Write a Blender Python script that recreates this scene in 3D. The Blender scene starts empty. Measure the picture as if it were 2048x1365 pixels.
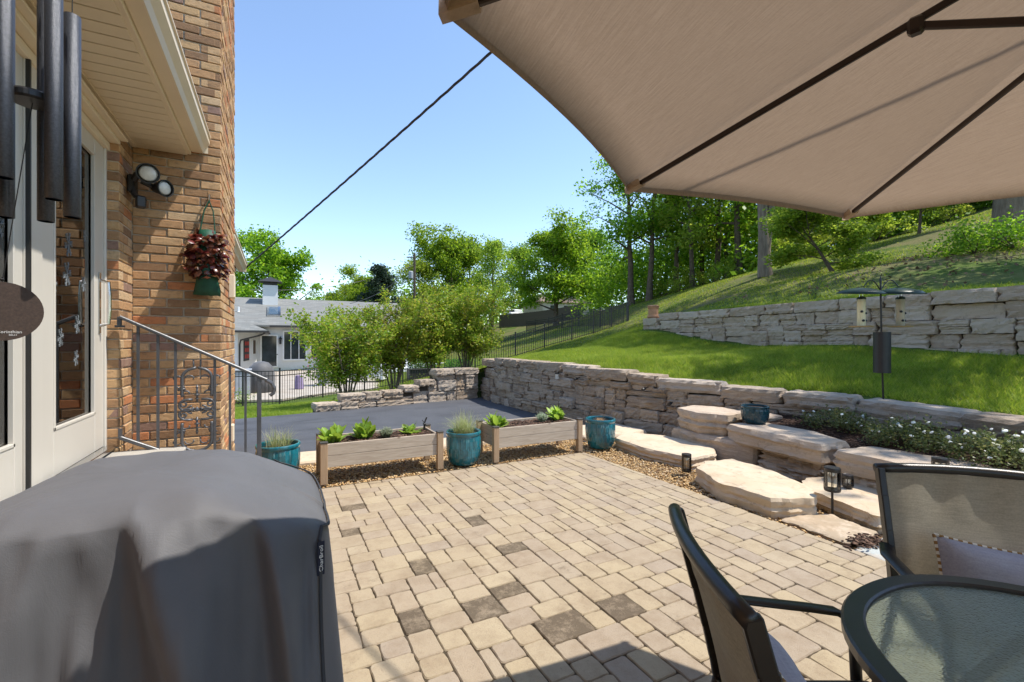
import bpy, bmesh, math, random
import numpy as np
from mathutils import Vector, Matrix, Euler
R = math.radians
random.seed(7); rng = np.random.default_rng(7)
S = bpy.context.scene
C = S.collection
# ------------------------------------------------------------------ camera, world, sun, exposure
YAW = R(27.4)
cd = bpy.data.cameras.new('camera'); cam = bpy.data.objects.new('camera', cd); C.objects.link(cam)
cd.sensor_width = 36.0; cd.lens = 16.0; cd.clip_start = 0.05; cd.clip_end = 3000
cam.location = (0, 0, 1.5); cam.rotation_euler = (R(90), 0, -YAW)
S.camera = cam
SUN = Vector((0.488, -0.222, 1.0)).normalized()          # towards the sun
w = bpy.data.worlds.new('World'); S.world = w; w.use_nodes = True
nt = w.node_tree; bg = nt.nodes['Background']
sky = nt.nodes.new('ShaderNodeTexSky'); sky.sky_type = 'NISHITA'; sky.sun_disc = False
sky.sun_elevation = math.asin(SUN.z); sky.sun_rotation = math.atan2(SUN.x, SUN.y)
sky.air_density = 1.0; sky.dust_density = 0.25; sky.ozone_density = 1.3; sky.altitude = 200
nt.links.new(sky.outputs[0], bg.inputs[0]); bg.inputs[1].default_value = 0.15
sl = bpy.data.lights.new('sun', 'SUN'); sl.energy = 3.3; sl.angle = R(0.53); sl.color = (1.0, 0.95, 0.87)
so = bpy.data.objects.new('sun', sl); C.objects.link(so); so.location = (10, -6, 25)
so.rotation_euler = SUN.to_track_quat('Z', 'Y').to_euler()
S.view_settings.view_transform = 'Standard'; S.view_settings.look = 'None'
S.view_settings.exposure = 0.98; S.view_settings.gamma = 1.0; S.view_settings.use_curve_mapping = False
S.cycles.max_bounces = 8; S.cycles.transparent_max_bounces = 12; S.cycles.transmission_bounces = 6
S.cycles.caustics_reflective = False; S.cycles.caustics_refractive = False

# ------------------------------------------------------------------ helpers
FWD = np.array([math.sin(YAW), math.cos(YAW)]); RGT = np.array([math.cos(YAW), -math.sin(YAW)])
def lerp(a, b, t): return a + (b - a) * t
def tag(o, label=None, cat=None, group=None, kind=None):
    if label: o['label'] = label
    if cat: o['category'] = cat
    if group: o['group'] = group
    if kind: o['kind'] = kind
    return o
def thing(name, label, cat, loc=(0, 0, 0), rz=0.0, group=None):
    o = bpy.data.objects.new(name, None); C.objects.link(o); o.empty_display_size = 0.1
    o.location = loc; o.rotation_euler = (0, 0, rz)
    return tag(o, label, cat, group)
def setting(name):
    o = bpy.data.objects.new(name, None); C.objects.link(o); o['kind'] = 'structure'
    return o
def mesh_np(name, V, F):
    """V (n,3), F (m,k) all faces with k corners"""
    V = np.asarray(V, np.float32); F = np.asarray(F, np.int32)
    me = bpy.data.meshes.new(name)
    me.vertices.add(len(V)); me.vertices.foreach_set('co', V.ravel())
    k = F.shape[1]
    me.loops.add(F.size); me.loops.foreach_set('vertex_index', F.ravel())
    me.polygons.add(len(F)); me.polygons.foreach_set('loop_start', np.arange(0, F.size, k, dtype=np.int32))
    me.update(calc_edges=True); me.validate()
    return me
def link(name, me, mat, parent=None, loc=(0, 0, 0), rot=(0, 0, 0), scale=(1, 1, 1), kind=None):
    o = bpy.data.objects.new(name, me); C.objects.link(o)
    if mat is not None and len(me.materials) == 0: me.materials.append(mat)
    o.location = loc; o.rotation_euler = rot; o.scale = scale
    if parent: o.parent = parent
    if kind: o['kind'] = kind
    return o
class MB:
    def __init__(s): s.v = []; s.f = []
    def add(s, V, F):
        n = len(s.v); s.v.extend([tuple(map(float, p)) for p in V]); s.f.extend([tuple(i + n for i in f) for f in F]); return s
    def box(s, c, d, b=0.0, rz=0.0, jit=0.0, M=None):
        hx, hy, hz = d[0] / 2, d[1] / 2, d[2] / 2
        V, F = cbox(hx, hy, hz, b, jit)
        cr, sr = math.cos(rz), math.sin(rz)
        out = []
        for p in V:
            q = (p[0] * cr - p[1] * sr, p[0] * sr + p[1] * cr, p[2])
            if M: q = M @ Vector(q)
            out.append((q[0] + c[0], q[1] + c[1], q[2] + c[2]))
        return s.add(out, F)
    def bar(s, a, b, w, h, bev=0.0, up=(0, 0, 1)):
        a, b = Vector(a), Vector(b); z = (b - a); L = z.length; z.normalize()
        u = Vector(up); x = u.cross(z)
        if x.length < 1e-4: x = Vector((1, 0, 0)).cross(z)
        x.normalize(); y = z.cross(x)
        V, F = cbox(w / 2, h / 2, L / 2, bev, 0); m = (a + b) / 2
        return s.add([m + x * p[0] + y * p[1] + z * p[2] for p in V], F)
    def tube(s, pts, r, n=8, caps=True, squash=1.0):
        pts = [Vector(p) for p in pts]; m = len(pts)
        rr = r if isinstance(r, (list, tuple)) else [r] * m
        V = []; F = []
        t = (pts[1] - pts[0]).normalized()
        ref = Vector((0, 0, 1)) if abs(t.z) < .9 else Vector((1, 0, 0))
        x = ref.cross(t).normalized()
        for i, p in enumerate(pts):
            if i == 0: t = (pts[1] - pts[0])
            elif i == m - 1: t = pts[-1] - pts[-2]
            else: t = pts[i + 1] - pts[i - 1]
            t.normalize(); x = (x - t * x.dot(t)).normalized(); y = t.cross(x)
            for k in range(n):
                a = 2 * math.pi * k / n
                V.append(p + x * math.cos(a) * rr[i] + y * math.sin(a) * rr[i] * squash)
        for i in range(m - 1):
            for k in range(n):
                F.append((i * n + k, i * n + (k + 1) % n, (i + 1) * n + (k + 1) % n, (i + 1) * n + k))
        if caps:
            F.append(tuple(range(n - 1, -1, -1))); F.append(tuple((m - 1) * n + k for k in range(n)))
        return s.add(V, F)
    def lathe(s, prof, c=(0, 0, 0), n=24, flute=None):
        V = []; F = []; m = len(prof)
        for j, (r, z) in enumerate(prof):
            for k in range(n):
                a = 2 * math.pi * k / n; q = r * (flute(j, k) if flute else 1.0)
                V.append((c[0] + q * math.cos(a), c[1] + q * math.sin(a), c[2] + z))
        for j in range(m - 1):
            for k in range(n):
                F.append((j * n + k, j * n + (k + 1) % n, (j + 1) * n + (k + 1) % n, (j + 1) * n + k))
        if prof[0][0] > 1e-5: F.append(tuple(range(n - 1, -1, -1)))
        if prof[-1][0] > 1e-5: F.append(tuple((m - 1) * n + k for k in range(n)))
        return s.add(V, F)
    def prism(s, poly, z0, z1):
        n = len(poly); V = [(x, y, z0) for x, y in poly] + [(x, y, z1) for x, y in poly]
        F = [tuple(range(n - 1, -1, -1)), tuple(range(n, 2 * n))]
        F += [(i, (i + 1) % n, n + (i + 1) % n, n + i) for i in range(n)]
        return s.add(V, F)
    def quad(s, a, b, c, d): return s.add([a, b, c, d], [(0, 1, 2, 3)])
    def mesh(s, name, smooth=False, fix=False):
        me = bpy.data.meshes.new(name); me.from_pydata(s.v, [], s.f); me.update()
        if fix:
            bm = bmesh.new(); bm.from_mesh(me); bmesh.ops.recalc_face_normals(bm, faces=bm.faces); bm.to_mesh(me); bm.free()
        if smooth: me.polygons.foreach_set('use_smooth', [True] * len(me.polygons))
        return me
    def build(s, name, mat, parent=None, smooth=False, world=True, kind=None, fix=False):
        """world=True: verts are world coordinates; the origin moves to the piece's own centre"""
        if world:
            A = np.array(s.v); c = (A.min(0) + A.max(0)) / 2
            if parent is None: c[2] = A[:, 2].min()
            s.v = [tuple(p) for p in (A - c)]
            pl = np.array(parent.location) if parent else np.zeros(3)
            gp = parent.parent if parent else None
            if gp: pl = pl + np.array(gp.location)
            loc = tuple(c - pl)
        else: loc = (0, 0, 0)
        return link(name, s.mesh(name, smooth, fix), mat, parent, loc, kind=kind)
_cb = {}
def cbox(hx, hy, hz, b, jit=0.0):
    h = (hx, hy, hz)
    if b <= 0:
        V = [(sx * hx, sy * hy, sz * hz) for sx in (-1, 1) for sy in (-1, 1) for sz in (-1, 1)]
        F = [(0, 1, 3, 2), (4, 6, 7, 5), (0, 4, 5, 1), (2, 3, 7, 6), (0, 2, 6, 4), (1, 5, 7, 3)]
        return V, F
    b = min(b, .45 * min(h) * 2)
    V = []; idx = {}
    for sx in (-1, 1):
        for sy in (-1, 1):
            for sz in (-1, 1):
                sg = (sx, sy, sz)
                for a in range(3):
                    idx[(sg, a)] = len(V)
                    V.append(tuple(sg[i] * (h[i] if i == a else h[i] - b) for i in range(3)))
    if 'F' not in _cb:
        F = []
        for a in range(3):
            o = [i for i in range(3) if i != a]
            for s in (-1, 1):
                q = []
                for (p, r) in ((-1, -1), (1, -1), (1, 1), (-1, 1)):
                    sg = [0, 0, 0]; sg[a] = s; sg[o[0]] = p; sg[o[1]] = r; q.append(idx[(tuple(sg), a)])
                F.append(q)
        for a in range(3):
            for c in range(a + 1, 3):
                e = 3 - a - c
                for s in (-1, 1):
                    for t in (-1, 1):
                        s1 = [0, 0, 0]; s1[a] = s; s1[c] = t; s1[e] = -1; s2 = list(s1); s2[e] = 1
                        F.append([idx[(tuple(s1), a)], idx[(tuple(s1), c)], idx[(tuple(s2), c)], idx[(tuple(s2), a)]])
        for sx in (-1, 1):
            for sy in (-1, 1):
                for sz in (-1, 1): F.append([idx[((sx, sy, sz), a)] for a in range(3)])
        _cb['F'] = F
        G = []
        for f in F:
            P = [Vector(V[i]) for i in f]; n = (P[1] - P[0]).cross(P[2] - P[0]); c = sum(P, Vector()) / len(P)
            G.append(tuple(f) if n.dot(c) > 0 else tuple(reversed(f)))
        _cb['F'] = G
    if jit:
        V = [(x + random.uniform(-jit, jit), y + random.uniform(-jit, jit), z) for x, y, z in V]
    return V, _cb['F']
def copy_tree(o, parent=None):
    c = o.copy(); C.objects.link(c); c.parent = parent
    for ch in list(o.children): copy_tree(ch, c)
    return c
def text_mesh(txt, size, depth=0.0005):
    cu = bpy.data.curves.new('lettering', 'FONT'); cu.body = txt; cu.size = size; cu.extrude = depth; cu.align_x = 'CENTER'; cu.align_y = 'CENTER'; cu.resolution_u = 2
    o = bpy.data.objects.new('tmp', cu); C.objects.link(o)
    dg = bpy.context.evaluated_depsgraph_get(); me = bpy.data.meshes.new_from_object(o.evaluated_get(dg))
    bpy.data.objects.remove(o); bpy.data.curves.remove(cu)
    return me

# ------------------------------------------------------------------ materials
class NT:
    def __init__(s, name):
        s.m = bpy.data.materials.new(name); s.m.use_nodes = True; s.t = s.m.node_tree; s.p = s.t.nodes['Principled BSDF']
    def n(s, typ, **kw):
        o = s.t.nodes.new('ShaderNode' + typ)
        for k, v in kw.items(): setattr(o, k, v)
        return o
    def l(s, a, b): s.t.links.new(a, b)
    def coord(s, scale=(1, 1, 1), space='Object', loc=(0, 0, 0)):
        m = s.n('Mapping'); m.inputs['Scale'].default_value = scale; m.inputs['Location'].default_value = loc
        if space == 'World':
            g = s.n('NewGeometry'); s.l(g.outputs['Position'], m.inputs[0])
        else:
            g = s.n('TexCoord'); s.l(g.outputs[space], m.inputs[0])
        return m.outputs[0]
    def noise(s, vec, scale=5, detail=4, rough=.55, dist=0):
        o = s.n('TexNoise'); o.inputs['Scale'].default_value = scale; o.inputs['Detail'].default_value = detail
        o.inputs['Roughness'].default_value = rough; o.inputs['Distortion'].default_value = dist
        if vec is not None: s.l(vec, o.inputs['Vector'])
        return o.outputs['Fac']
    def ramp(s, fac, stops, interp='LINEAR'):
        o = s.n('ValToRGB'); r = o.color_ramp; r.interpolation = interp
        while len(r.elements) < len(stops): r.elements.new(.5)
        for e, (p, c) in zip(r.elements, stops):
            e.position = p; e.color = (*c, 1) if len(c) == 3 else c
        s.l(fac, o.inputs[0]); return o.outputs[0]
    def mix(s, a, b, fac, mode='MIX'):
        o = s.n('Mix', data_type='RGBA', blend_type=mode)
        for sock, val in ((o.inputs[6], a), (o.inputs[7], b), (o.inputs[0], fac)):
            if isinstance(val, (int, float)): sock.default_value = val
            elif isinstance(val, tuple): sock.default_value = (*val, 1)
            else: s.l(val, sock)
        return o.outputs[2]
    def math(s, op, a, b=0.0):
        o = s.n('Math', operation=op)
        for i, v in ((0, a), (1, b)):
            if isinstance(v, (int, float)): o.inputs[i].default_value = v
            else: s.l(v, o.inputs[i])
        return o.outputs[0]
    def bump(s, h, strength=.3, dist=.01):
        o = s.n('Bump'); o.inputs['Strength'].default_value = strength; o.inputs['Distance'].default_value = dist
        s.l(h, o.inputs['Height']); s.l(o.outputs[0], s.p.inputs['Normal']); return o.outputs[0]
    def col(s, c):
        if isinstance(c, tuple): s.p.inputs['Base Color'].default_value = (*c, 1)
        else: s.l(c, s.p.inputs['Base Color'])
    def set(s, rough=.8, metal=0, spec=.3):
        s.p.inputs['Roughness'].default_value = rough; s.p.inputs['Metallic'].default_value = metal
        s.p.inputs['Specular IOR Level'].default_value = spec
    def rnd(s, which='obj'):
        return s.n('ObjectInfo').outputs['Random'] if which == 'obj' else s.n('NewGeometry').outputs['Random Per Island']
def plain(name, c, rough=.6, metal=0, spec=.4, var=.12, scale=8, bump=0.0, bscale=60):
    m = NT(name); v = m.coord(space='Object')
    f = m.noise(v, scale, 4)
    lo = tuple(x * (1 - var) for x in c); hi = tuple(min(1, x * (1 + var)) for x in c)
    m.col(m.ramp(f, [(.3, lo), (.7, hi)])); m.set(rough, metal, spec)
    if bump: m.bump(m.noise(v, bscale, 3), bump, .004)
    return m.m
def brick_mat(name, which):
    m = NT(name); v = m.coord(space='World')
    r = m.rnd(which)
    base = m.ramp(r, [(0, (.28, .16, .085)), (.14, (.48, .275, .135)), (.34, (.56, .355, .185)), (.50, (.37, .215, .11)), (.64, (.52, .33, .165)), (.80, (.50, .205, .09)), (.90, (.30, .185, .14)), (.95, (.58, .40, .23))], 'CONSTANT')
    f = m.noise(m.coord((14, 14, 30), 'World'), 1.5, 6, .65)
    c = m.mix(base, (.13, .085, .055), m.ramp(f, [(.50, (0, 0, 0)), (.72, (.65, .65, .65))]))
    c = m.mix(c, (.52, .40, .26), m.ramp(m.noise(v, 26, 5, .7), [(.56, (0, 0, 0)), (.74, (.55, .55, .55))]))
    m.col(c); m.set(.85, 0, .25)
    h = m.math('ADD', m.noise(v, 120, 4, .7), m.noise(m.coord((20, 20, 90), 'World'), 3, 4))
    m.bump(h, .7, .006); return m.m
def stone_mat(name, cols, which='obj', lay=9.0, bump=.9, top=None):
    m = NT(name); v = m.coord(space='World')
    base = m.ramp(m.rnd(which), [(i / max(1, len(cols) - 1), c) for i, c in enumerate(cols)])
    f1 = m.noise(m.coord((2, 2, lay * 1.6), 'World'), 2.2, 8, .7, .4)
    c = m.mix(base, (.60, .48, .36), m.ramp(f1, [(.47, (0, 0, 0)), (.60, (.62, .62, .62))]))
    c = m.mix(c, (.15, .115, .085), m.ramp(m.noise(v, 9, 8, .75, .6), [(.54, (0, 0, 0)), (.76, (.75, .75, .75))]))
    c = m.mix(c, (.42, .29, .17), m.ramp(m.noise(v, 2.4, 4, .6), [(.52, (0, 0, 0)), (.75, (.5, .5, .5))]))
    m.col(c); m.set(.9, 0, .2)
    h = m.math('ADD', m.noise(m.coord((3, 3, lay * 2.2), 'World'), 3, 7, .7, .5), m.math('MULTIPLY', m.noise(v, 24, 7, .75), .8))
    m.bump(h, bump, .035); return m.m
def leaf_mat(name, cols, trans=.45, rough=.5, which='isl', spec=.3, tcol=None, clump=1.1):
    m = NT(name)
    base = m.ramp(m.rnd(which), [(i / max(1, len(cols) - 1), c) for i, c in enumerate(cols)])
    oi = m.n('ObjectInfo'); cl_ = m.noise(m.coord((1, 1, 1), 'World'), clump, 3, .6)
    base = m.mix(base, m.mix(base, (.66, .70, .60), 1.0, 'MULTIPLY'), m.ramp(cl_, [(.38, (.8, .8, .8)), (.56, (0, 0, 0))]))
    hs = m.n('HueSaturation'); m.l(base, hs.inputs['Color'])
    m.l(m.math('ADD', m.math('MULTIPLY', oi.outputs['Random'], .03), .485), hs.inputs['Hue'])
    m.l(m.math('ADD', m.math('MULTIPLY', oi.outputs['Random'], .35), .85), hs.inputs['Value'])
    m.col(hs.outputs[0]); m.set(rough, 0, spec)
    tr = m.n('BsdfTranslucent'); br = m.n('HueSaturation'); br.inputs['Value'].default_value = 1.75; br.inputs['Hue'].default_value = .49
    m.l(hs.outputs[0], br.inputs['Color']); m.l(br.outputs[0], tr.inputs[0])
    mx = m.n('MixShader'); mx.inputs[0].default_value = trans
    m.l(m.p.outputs[0], mx.inputs[1]); m.l(tr.outputs[0], mx.inputs[2])
    m.l(mx.outputs[0], m.t.nodes['Material Output'].inputs[0]); return m.m
def wood_mat(name, c1, c2, axis='X', knots=True):
    m = NT(name); sc = {'X': (1.2, 14, 14), 'Y': (14, 1.2, 14), 'Z': (14, 14, 1.2)}[axis]
    v = m.coord(sc); f = m.noise(v, 3, 6, .6, 1.2)
    c = m.ramp(f, [(.25, c1), (.5, tuple((a + b) / 2 for a, b in zip(c1, c2))), (.75, c2)])
    if knots:
        k = m.n('TexVoronoi'); k.inputs['Scale'].default_value = 4.5; m.l(m.coord((1, 2, 2)), k.inputs['Vector'])
        c = m.mix(c, (.10, .065, .04), m.ramp(k.outputs['Distance'], [(.05, (.8, .8, .8)), (.13, (0, 0, 0))]))
    m.col(c); m.set(.8, 0, .2); m.bump(f, .4, .004); return m.m
def fabric_mat(name, c1, c2, trans=0.0, scale=400, slub=True):
    m = NT(name)
    f = m.noise(m.coord((6, 90, 90)), 2.0, 4, .6); g = m.noise(m.coord((90, 6, 90)), 2.0, 4, .6)
    h = m.math('ADD', f, g)
    c = m.ramp(m.math('MULTIPLY', h, .5), [(.36, c1), (.64, c2)]); m.col(c); m.set(.95, 0, .1)
    m.bump(h, .25, .002)
    if trans:
        tr = m.n('BsdfTranslucent'); m.l(c, tr.inputs[0]); mx = m.n('MixShader'); mx.inputs[0].default_value = trans
        m.l(m.p.outputs[0], mx.inputs[1]); m.l(tr.outputs[0], mx.inputs[2]); m.l(mx.outputs[0], m.t.nodes['Material Output'].inputs[0])
    return m.m
def ground_mat(name, stops, scale=1.5, bump=.5, bs=40, rough=.95, detail=8):
    m = NT(name); v = m.coord(space='World'); f = m.noise(v, scale, detail, .65); m.col(m.ramp(f, stops)); m.set(rough, 0, .15)
    m.bump(m.noise(v, bs, 5, .7), bump, .02); return m.m
M = {}
M['brick'] = brick_mat('brick', 'obj'); M['brick_far'] = brick_mat('brick_far', 'isl')
M['mortar'] = plain('mortar', (.52, .44, .34), .95, var=.2, scale=12, bump=.6, bscale=150)
M['trim'] = plain('cream_trim', (.70, .59, .43), .45, spec=.4, var=.04, scale=3)
M['door'] = plain('door_paint', (.60, .56, .49), .35, spec=.45, var=.03, scale=2)
M['black_metal'] = plain('black_metal', (.018, .017, .017), .45, 0, .5, var=.2, bump=.1, bscale=300)
M['bronze'] = plain('bronze_frame', (.030, .027, .025), .32, .3, .5, var=.2, bump=.12, bscale=500)
M['rail'] = plain('rail_paint', (.085, .085, .09), .38, .2, .5, var=.2, bump=.2, bscale=80)
M['chrome'] = plain('chrome', (.6, .6, .6), .2, 1.0, .5)
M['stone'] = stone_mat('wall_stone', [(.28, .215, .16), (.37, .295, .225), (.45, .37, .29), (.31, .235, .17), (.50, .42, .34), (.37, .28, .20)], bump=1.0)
M['slab'] = stone_mat('slab_stone', [(.52, .41, .28), (.56, .45, .32), (.58, .47, .335)], bump=.12, lay=4)
M['gap_shade'] = ground_mat('gap_shade_core', [(.3, (.05, .038, .027)), (.7, (.09, .07, .05))])  # dark brown painted in place of shade between the wall stones
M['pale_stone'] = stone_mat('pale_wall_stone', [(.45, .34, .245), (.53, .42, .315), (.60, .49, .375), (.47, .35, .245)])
M['mulch'] = ground_mat('mulch', [(.3, (.028, .015, .010)), (.7, (.075, .042, .027))], 14, 1.0, 60)
M['soil'] = ground_mat('potting_soil', [(.3, (.03, .018, .012)), (.7, (.08, .05, .034))], 30, 1.0, 90)
m = NT('lawn_soil'); v = m.coord(space='World'); c = m.ramp(m.noise(v, 1.1, 8, .65), [(.25, (.045, .075, .012)), (.5, (.075, .115, .018)), (.75, (.10, .14, .025))])
sx_ = m.n('SeparateXYZ'); m.l(v, sx_.inputs[0]); far_ = m.math('MULTIPLY', m.math('SUBTRACT', sx_.outputs[0], 11.0), .4); far_.node.use_clamp = True
pat = m.ramp(m.noise(v, .55, 7, .68), [(.42, (0, 0, 0)), (.56, (1, 1, 1))])
c = m.mix(c, (.15, .12, .06), m.math('MULTIPLY', m.math('MULTIPLY', far_, pat), .7)); m.col(c); m.set(.95, 0, .15); m.bump(m.noise(v, 60, 5, .7), .8, .02); M['lawn'] = m.m
M['ground'] = ground_mat('ground_grass', [(.25, (.05, .085, .014)), (.5, (.08, .125, .02)), (.75, (.11, .14, .035))], .8, .8, 50)
M['grass'] = leaf_mat('grass_blade', [(.12, .20, .014), (.18, .265, .02), (.24, .30, .028), (.33, .34, .06)], .45, .5)
M['white'] = plain('white_paint', (.80, .80, .79), .6, var=.03)
M['gravel'] = None
# ------------------------------------------------------------------ terrain functions
def poly_interp(pts):
    P = np.array(sorted(pts, key=lambda p: p[0]), float)
    return lambda t: np.interp(t, P[:, 0], P[:, 1])
# face of the lower retaining wall: x as a function of y
lw_pts = [(-4, 5.25), (-2, 5.4), (.2, 5.65), (1.2, 5.95), (2.2, 6.2), (3.2, 6.3), (4.2, 6.02), (5.2, 5.55), (7, 5.2), (9.5, 5.08), (12.1, 5.25)]
lwx = poly_interp(lw_pts)
lwz = poly_interp([(-4, .72), (1, .76), (3, .80), (4.5, .84), (6, .95), (8, 1.04), (11.4, 1.05), (12.1, .85)])
uwx = poly_interp([(-6, 9.2), (2.5, 9.8), (10.4, 10.3), (14, 10.6)])
UW_TOP = 2.33
ctrl = np.array([
 (5.6, -3, .70), (5.9, 1.2, .72), (6.6, 3.2, .76), (6.2, 5, .80), (5.7, 7, .95), (5.5, 9.5, .98), (5.7, 12, .86),
 (9.8, 2.5, 1.28), (9.6, -2, 1.05), (10.0, 6, 1.40), (10.15, 8.6, 1.58), (10.3, 10.4, 1.86), (8, 5, 1.15), (8, 9, 1.25), (8, 12.5, 1.0),
 (.1, 17.5, -.80), (1.6, 18.5, -.80), (3.3, 19.5, -.70), (5.1, 20.3, -.45), (6.8, 20.5, -.15), (9.9, 20.4, .42), (10.5, 19.6, .72), (13.5, 19.5, 1.5), (14.9, 19.5, 1.8), (16, 19.5, 2.1), (17.4, 19.5, 2.4),
 (1, 12, -.35), (2.5, 12.2, -.10), (4, 12.3, .20), (5, 12.6, .5), (3, 15, -.30), (6, 15.5, .25), (0, 14, -.8), (9, 16, .75),
 (18, 18.8, 3.0), (22.8, 22, 4.4), (27.7, 30.7, 5.0), (29.6, 24, 5.7), (17.9, 8.7, 3.9), (18.5, 5, 4.15), (18.1, 12, 4.2), (14, 6, 3.0), (14, 11, 2.9), (14, 15, 2.2),
 (32.9, 11.1, 8.0), (32, 6, 8.6), (30, -6, 8.5), (18, -6, 4.3), (14, -4, 2.9), (45, 15, 11), (45, 30, 9), (45, -5, 12), (60, 20, 13), (60, 45, 9),
 (22, 35, 2.4), (26, 48, 2.6), (36, 49, 4.6), (31, 63, 3.8), (20, 60, .5), (10, 35, -.3), (10, 60, -.4), (2, 30, -.9), (0, 60, -.9), (-10, 20, -1.0), (60, 70, 6), (35, 66, 5.0), (40, 62, 4.8), (5, 90, 0), (40, 90, 4), (80, 0, 16), (80, 90, 8)])
def mq(r2): return np.sqrt(r2 + 4.0)
_A = mq(((ctrl[:, None, :2] - ctrl[None, :, :2]) ** 2).sum(-1))
_n = len(ctrl); _Pm = np.c_[np.ones(_n), ctrl[:, :2]]
_K = np.block([[_A + .02 * np.eye(_n) * -1, _Pm], [_Pm.T, np.zeros((3, 3))]])
_sol = np.linalg.solve(_K, np.r_[ctrl[:, 2], 0, 0, 0])
def h0(x, y):
    x = np.asarray(x, float); y = np.asarray(y, float); sh = x.shape; X = x.ravel(); Y = y.ravel()
    out = np.zeros(len(X))
    for i in range(0, len(X), 40000):
        r2 = (X[i:i + 40000, None] - ctrl[None, :, 0]) ** 2 + (Y[i:i + 40000, None] - ctrl[None, :, 1]) ** 2
        out[i:i + 40000] = mq(r2) @ _sol[:_n] + _sol[_n] + _sol[_n + 1] * X[i:i + 40000] + _sol[_n + 2] * Y[i:i + 40000]
    return out.reshape(sh)
def hill(x, y):
    x = np.asarray(x, float); y = np.asarray(y, float)
    b = h0(x, y); wx = uwx(y)
    st = np.clip(UW_TOP - .05 - h0(wx, y), 0, 2) * np.clip((10.2 - y) / .8, 0, 1)
    s = x - (wx + .10)
    up = np.clip(s / .18, 0, 1)
    return b + st * up * np.exp(-np.clip(s, 0, None) / 5.0)
def hz(x, y): return float(hill(np.array([x]), np.array([y]))[0])
def grid_mesh(name, xs, ys, zf, keep=None):
    X, Y = np.meshgrid(xs, ys); Z = zf(X, Y); nx = len(xs)
    V = np.c_[X.ravel(), Y.ravel(), Z.ravel()]
    i = np.arange(len(ys) - 1)[:, None] * nx + np.arange(nx - 1)[None, :]
    F = np.stack([i, i + 1, i + 1 + nx, i + nx], -1).reshape(-1, 4)
    if keep is not None:
        c = V[F].mean(1); F = F[keep(c[:, 0], c[:, 1])]
        u, inv = np.unique(F, return_inverse=True); V = V[u]; F = inv.reshape(-1, 4)
    me = mesh_np(name, V, F); me.polygons.foreach_set('use_smooth', np.ones(len(F), bool)); return me
# low ground, to the horizon
def lowz(x, y):
    z = -.14 - .56 * np.clip((y - 10.5) / 7, 0, 1) + .04 * np.sin(x * .7) * np.sin(y * .5) * np.clip((y - 10.5) / 4, 0, 1)
    return np.where(y < 10.4, -.16, z)
gx = np.r_[-900, -300, -100, -40, -20, np.arange(-10, 14, .5), 20, 30, 45, 70, 110, 300, 900]
gy = np.r_[-300, -80, -30, -10, np.arange(-4, 24, .5), 27, 30, 35, 40, 50, 70, 100, 150, 300, 1200]
ground = link('ground', grid_mesh('ground', gx, gy, lowz), M['ground']); ground['kind'] = 'structure'
# the lawn and hillside above the retaining walls
xs = np.r_[np.arange(-3, 4.8, .4), np.arange(4.8, 9.2, .12), np.arange(9.2, 10.9, .06), np.arange(10.9, 14, .25), np.arange(14, 34, .6), np.arange(34, 90, 2.5)]
ys = np.r_[np.arange(-8, -1, .5), np.arange(-1, 13, .15), np.arange(13, 22, .3), np.arange(22, 40, .8), np.arange(40, 100, 3)]
def keep_l(x, y): return np.where(y < 11.95, x > lwx(y) + .16, True) & ~((y < 12.1) & (x < 5.0)) & ((y >= 11.95) | (x > 5.0))
def lawnz(x, y):
    n = .02 * np.sin(x * 1.7 + y * .6) * np.sin(y * 1.3 - x * .4)
    return hill(x, y) + n
lawn = link('lawn', grid_mesh('lawn', xs, ys, lawnz, keep_l), M['lawn']); lawn['kind'] = 'structure'

# grass blades
def blades(name, n, xr, yr, h, wd, keep, fade=None, mat='grass', zf=None):
    x = rng.uniform(*xr, n); y = rng.uniform(*yr, n); k = keep(x, y); x = x[k]; y = y[k]
    if fade is not None:
        d = x * FWD[0] + y * FWD[1]; side = x * RGT[0] + y * RGT[1]
        k = (rng.random(len(x)) < fade(d)) & (np.abs(side) < d * 1.2 + 1); x = x[k]; y = y[k]
    z = (zf or lawnz)(x, y); n = len(x)
    a = rng.uniform(0, 2 * np.pi, n); ln = rng.uniform(.4, 1.5, n) * h; hh = h * rng.uniform(.55, 1.25, n)
    patch = .75 + .5 * (np.sin(x * 2.1 + 1.3 * np.sin(y)) * np.sin(y * 1.9 + x) + 1) / 2
    hh = hh * patch; ww = wd * rng.uniform(.7, 1.3, n)
    b = rng.uniform(0, 2 * np.pi, n)
    V = np.empty((n, 3, 3)); V[:, 0] = np.c_[x + np.cos(b) * ww / 2, y + np.sin(b) * ww / 2, z - .005]
    V[:, 1] = np.c_[x - np.cos(b) * ww / 2, y - np.sin(b) * ww / 2, z - .005]
    V[:, 2] = np.c_[x + np.cos(a) * ln, y + np.sin(a) * ln, z + hh]
    me = mesh_np(name, V.reshape(-1, 3), np.arange(n * 3).reshape(-1, 3))
    return link(name, me, M[mat])
kl = lambda x, y: keep_l(x, y) & (x > lwx(np.minimum(y, 12.1)) + .42) & ~((np.abs(x - uwx(y) - .05) < .3) & (y < 11))
g1 = blades('lawn_grass', 330000, (5.3, 10.6), (.3, 13), .080, .0085, kl)
tag(g1, 'short bright green grass on the lawn between the stone walls', 'grass', kind='stuff')
g2 = blades('hillside_grass', 330000, (-2, 34), (1, 42), .06, .026, lambda x, y: keep_l(x, y) & ((x > 10.4) | (y > 12.4)) & (lawnz(x, y) > lowz(x, y) - .05) & ((x < 11.5) | (y > 14) | (np.sin(x * .8 + 1.5 * np.sin(y * .6)) + np.sin(y * .9 - .4 * x) + rng.normal(0, .5, x.shape) > -.35)), fade=lambda d: np.clip(20 / np.maximum(d, 8), 0, 1) ** 1.4)
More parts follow.
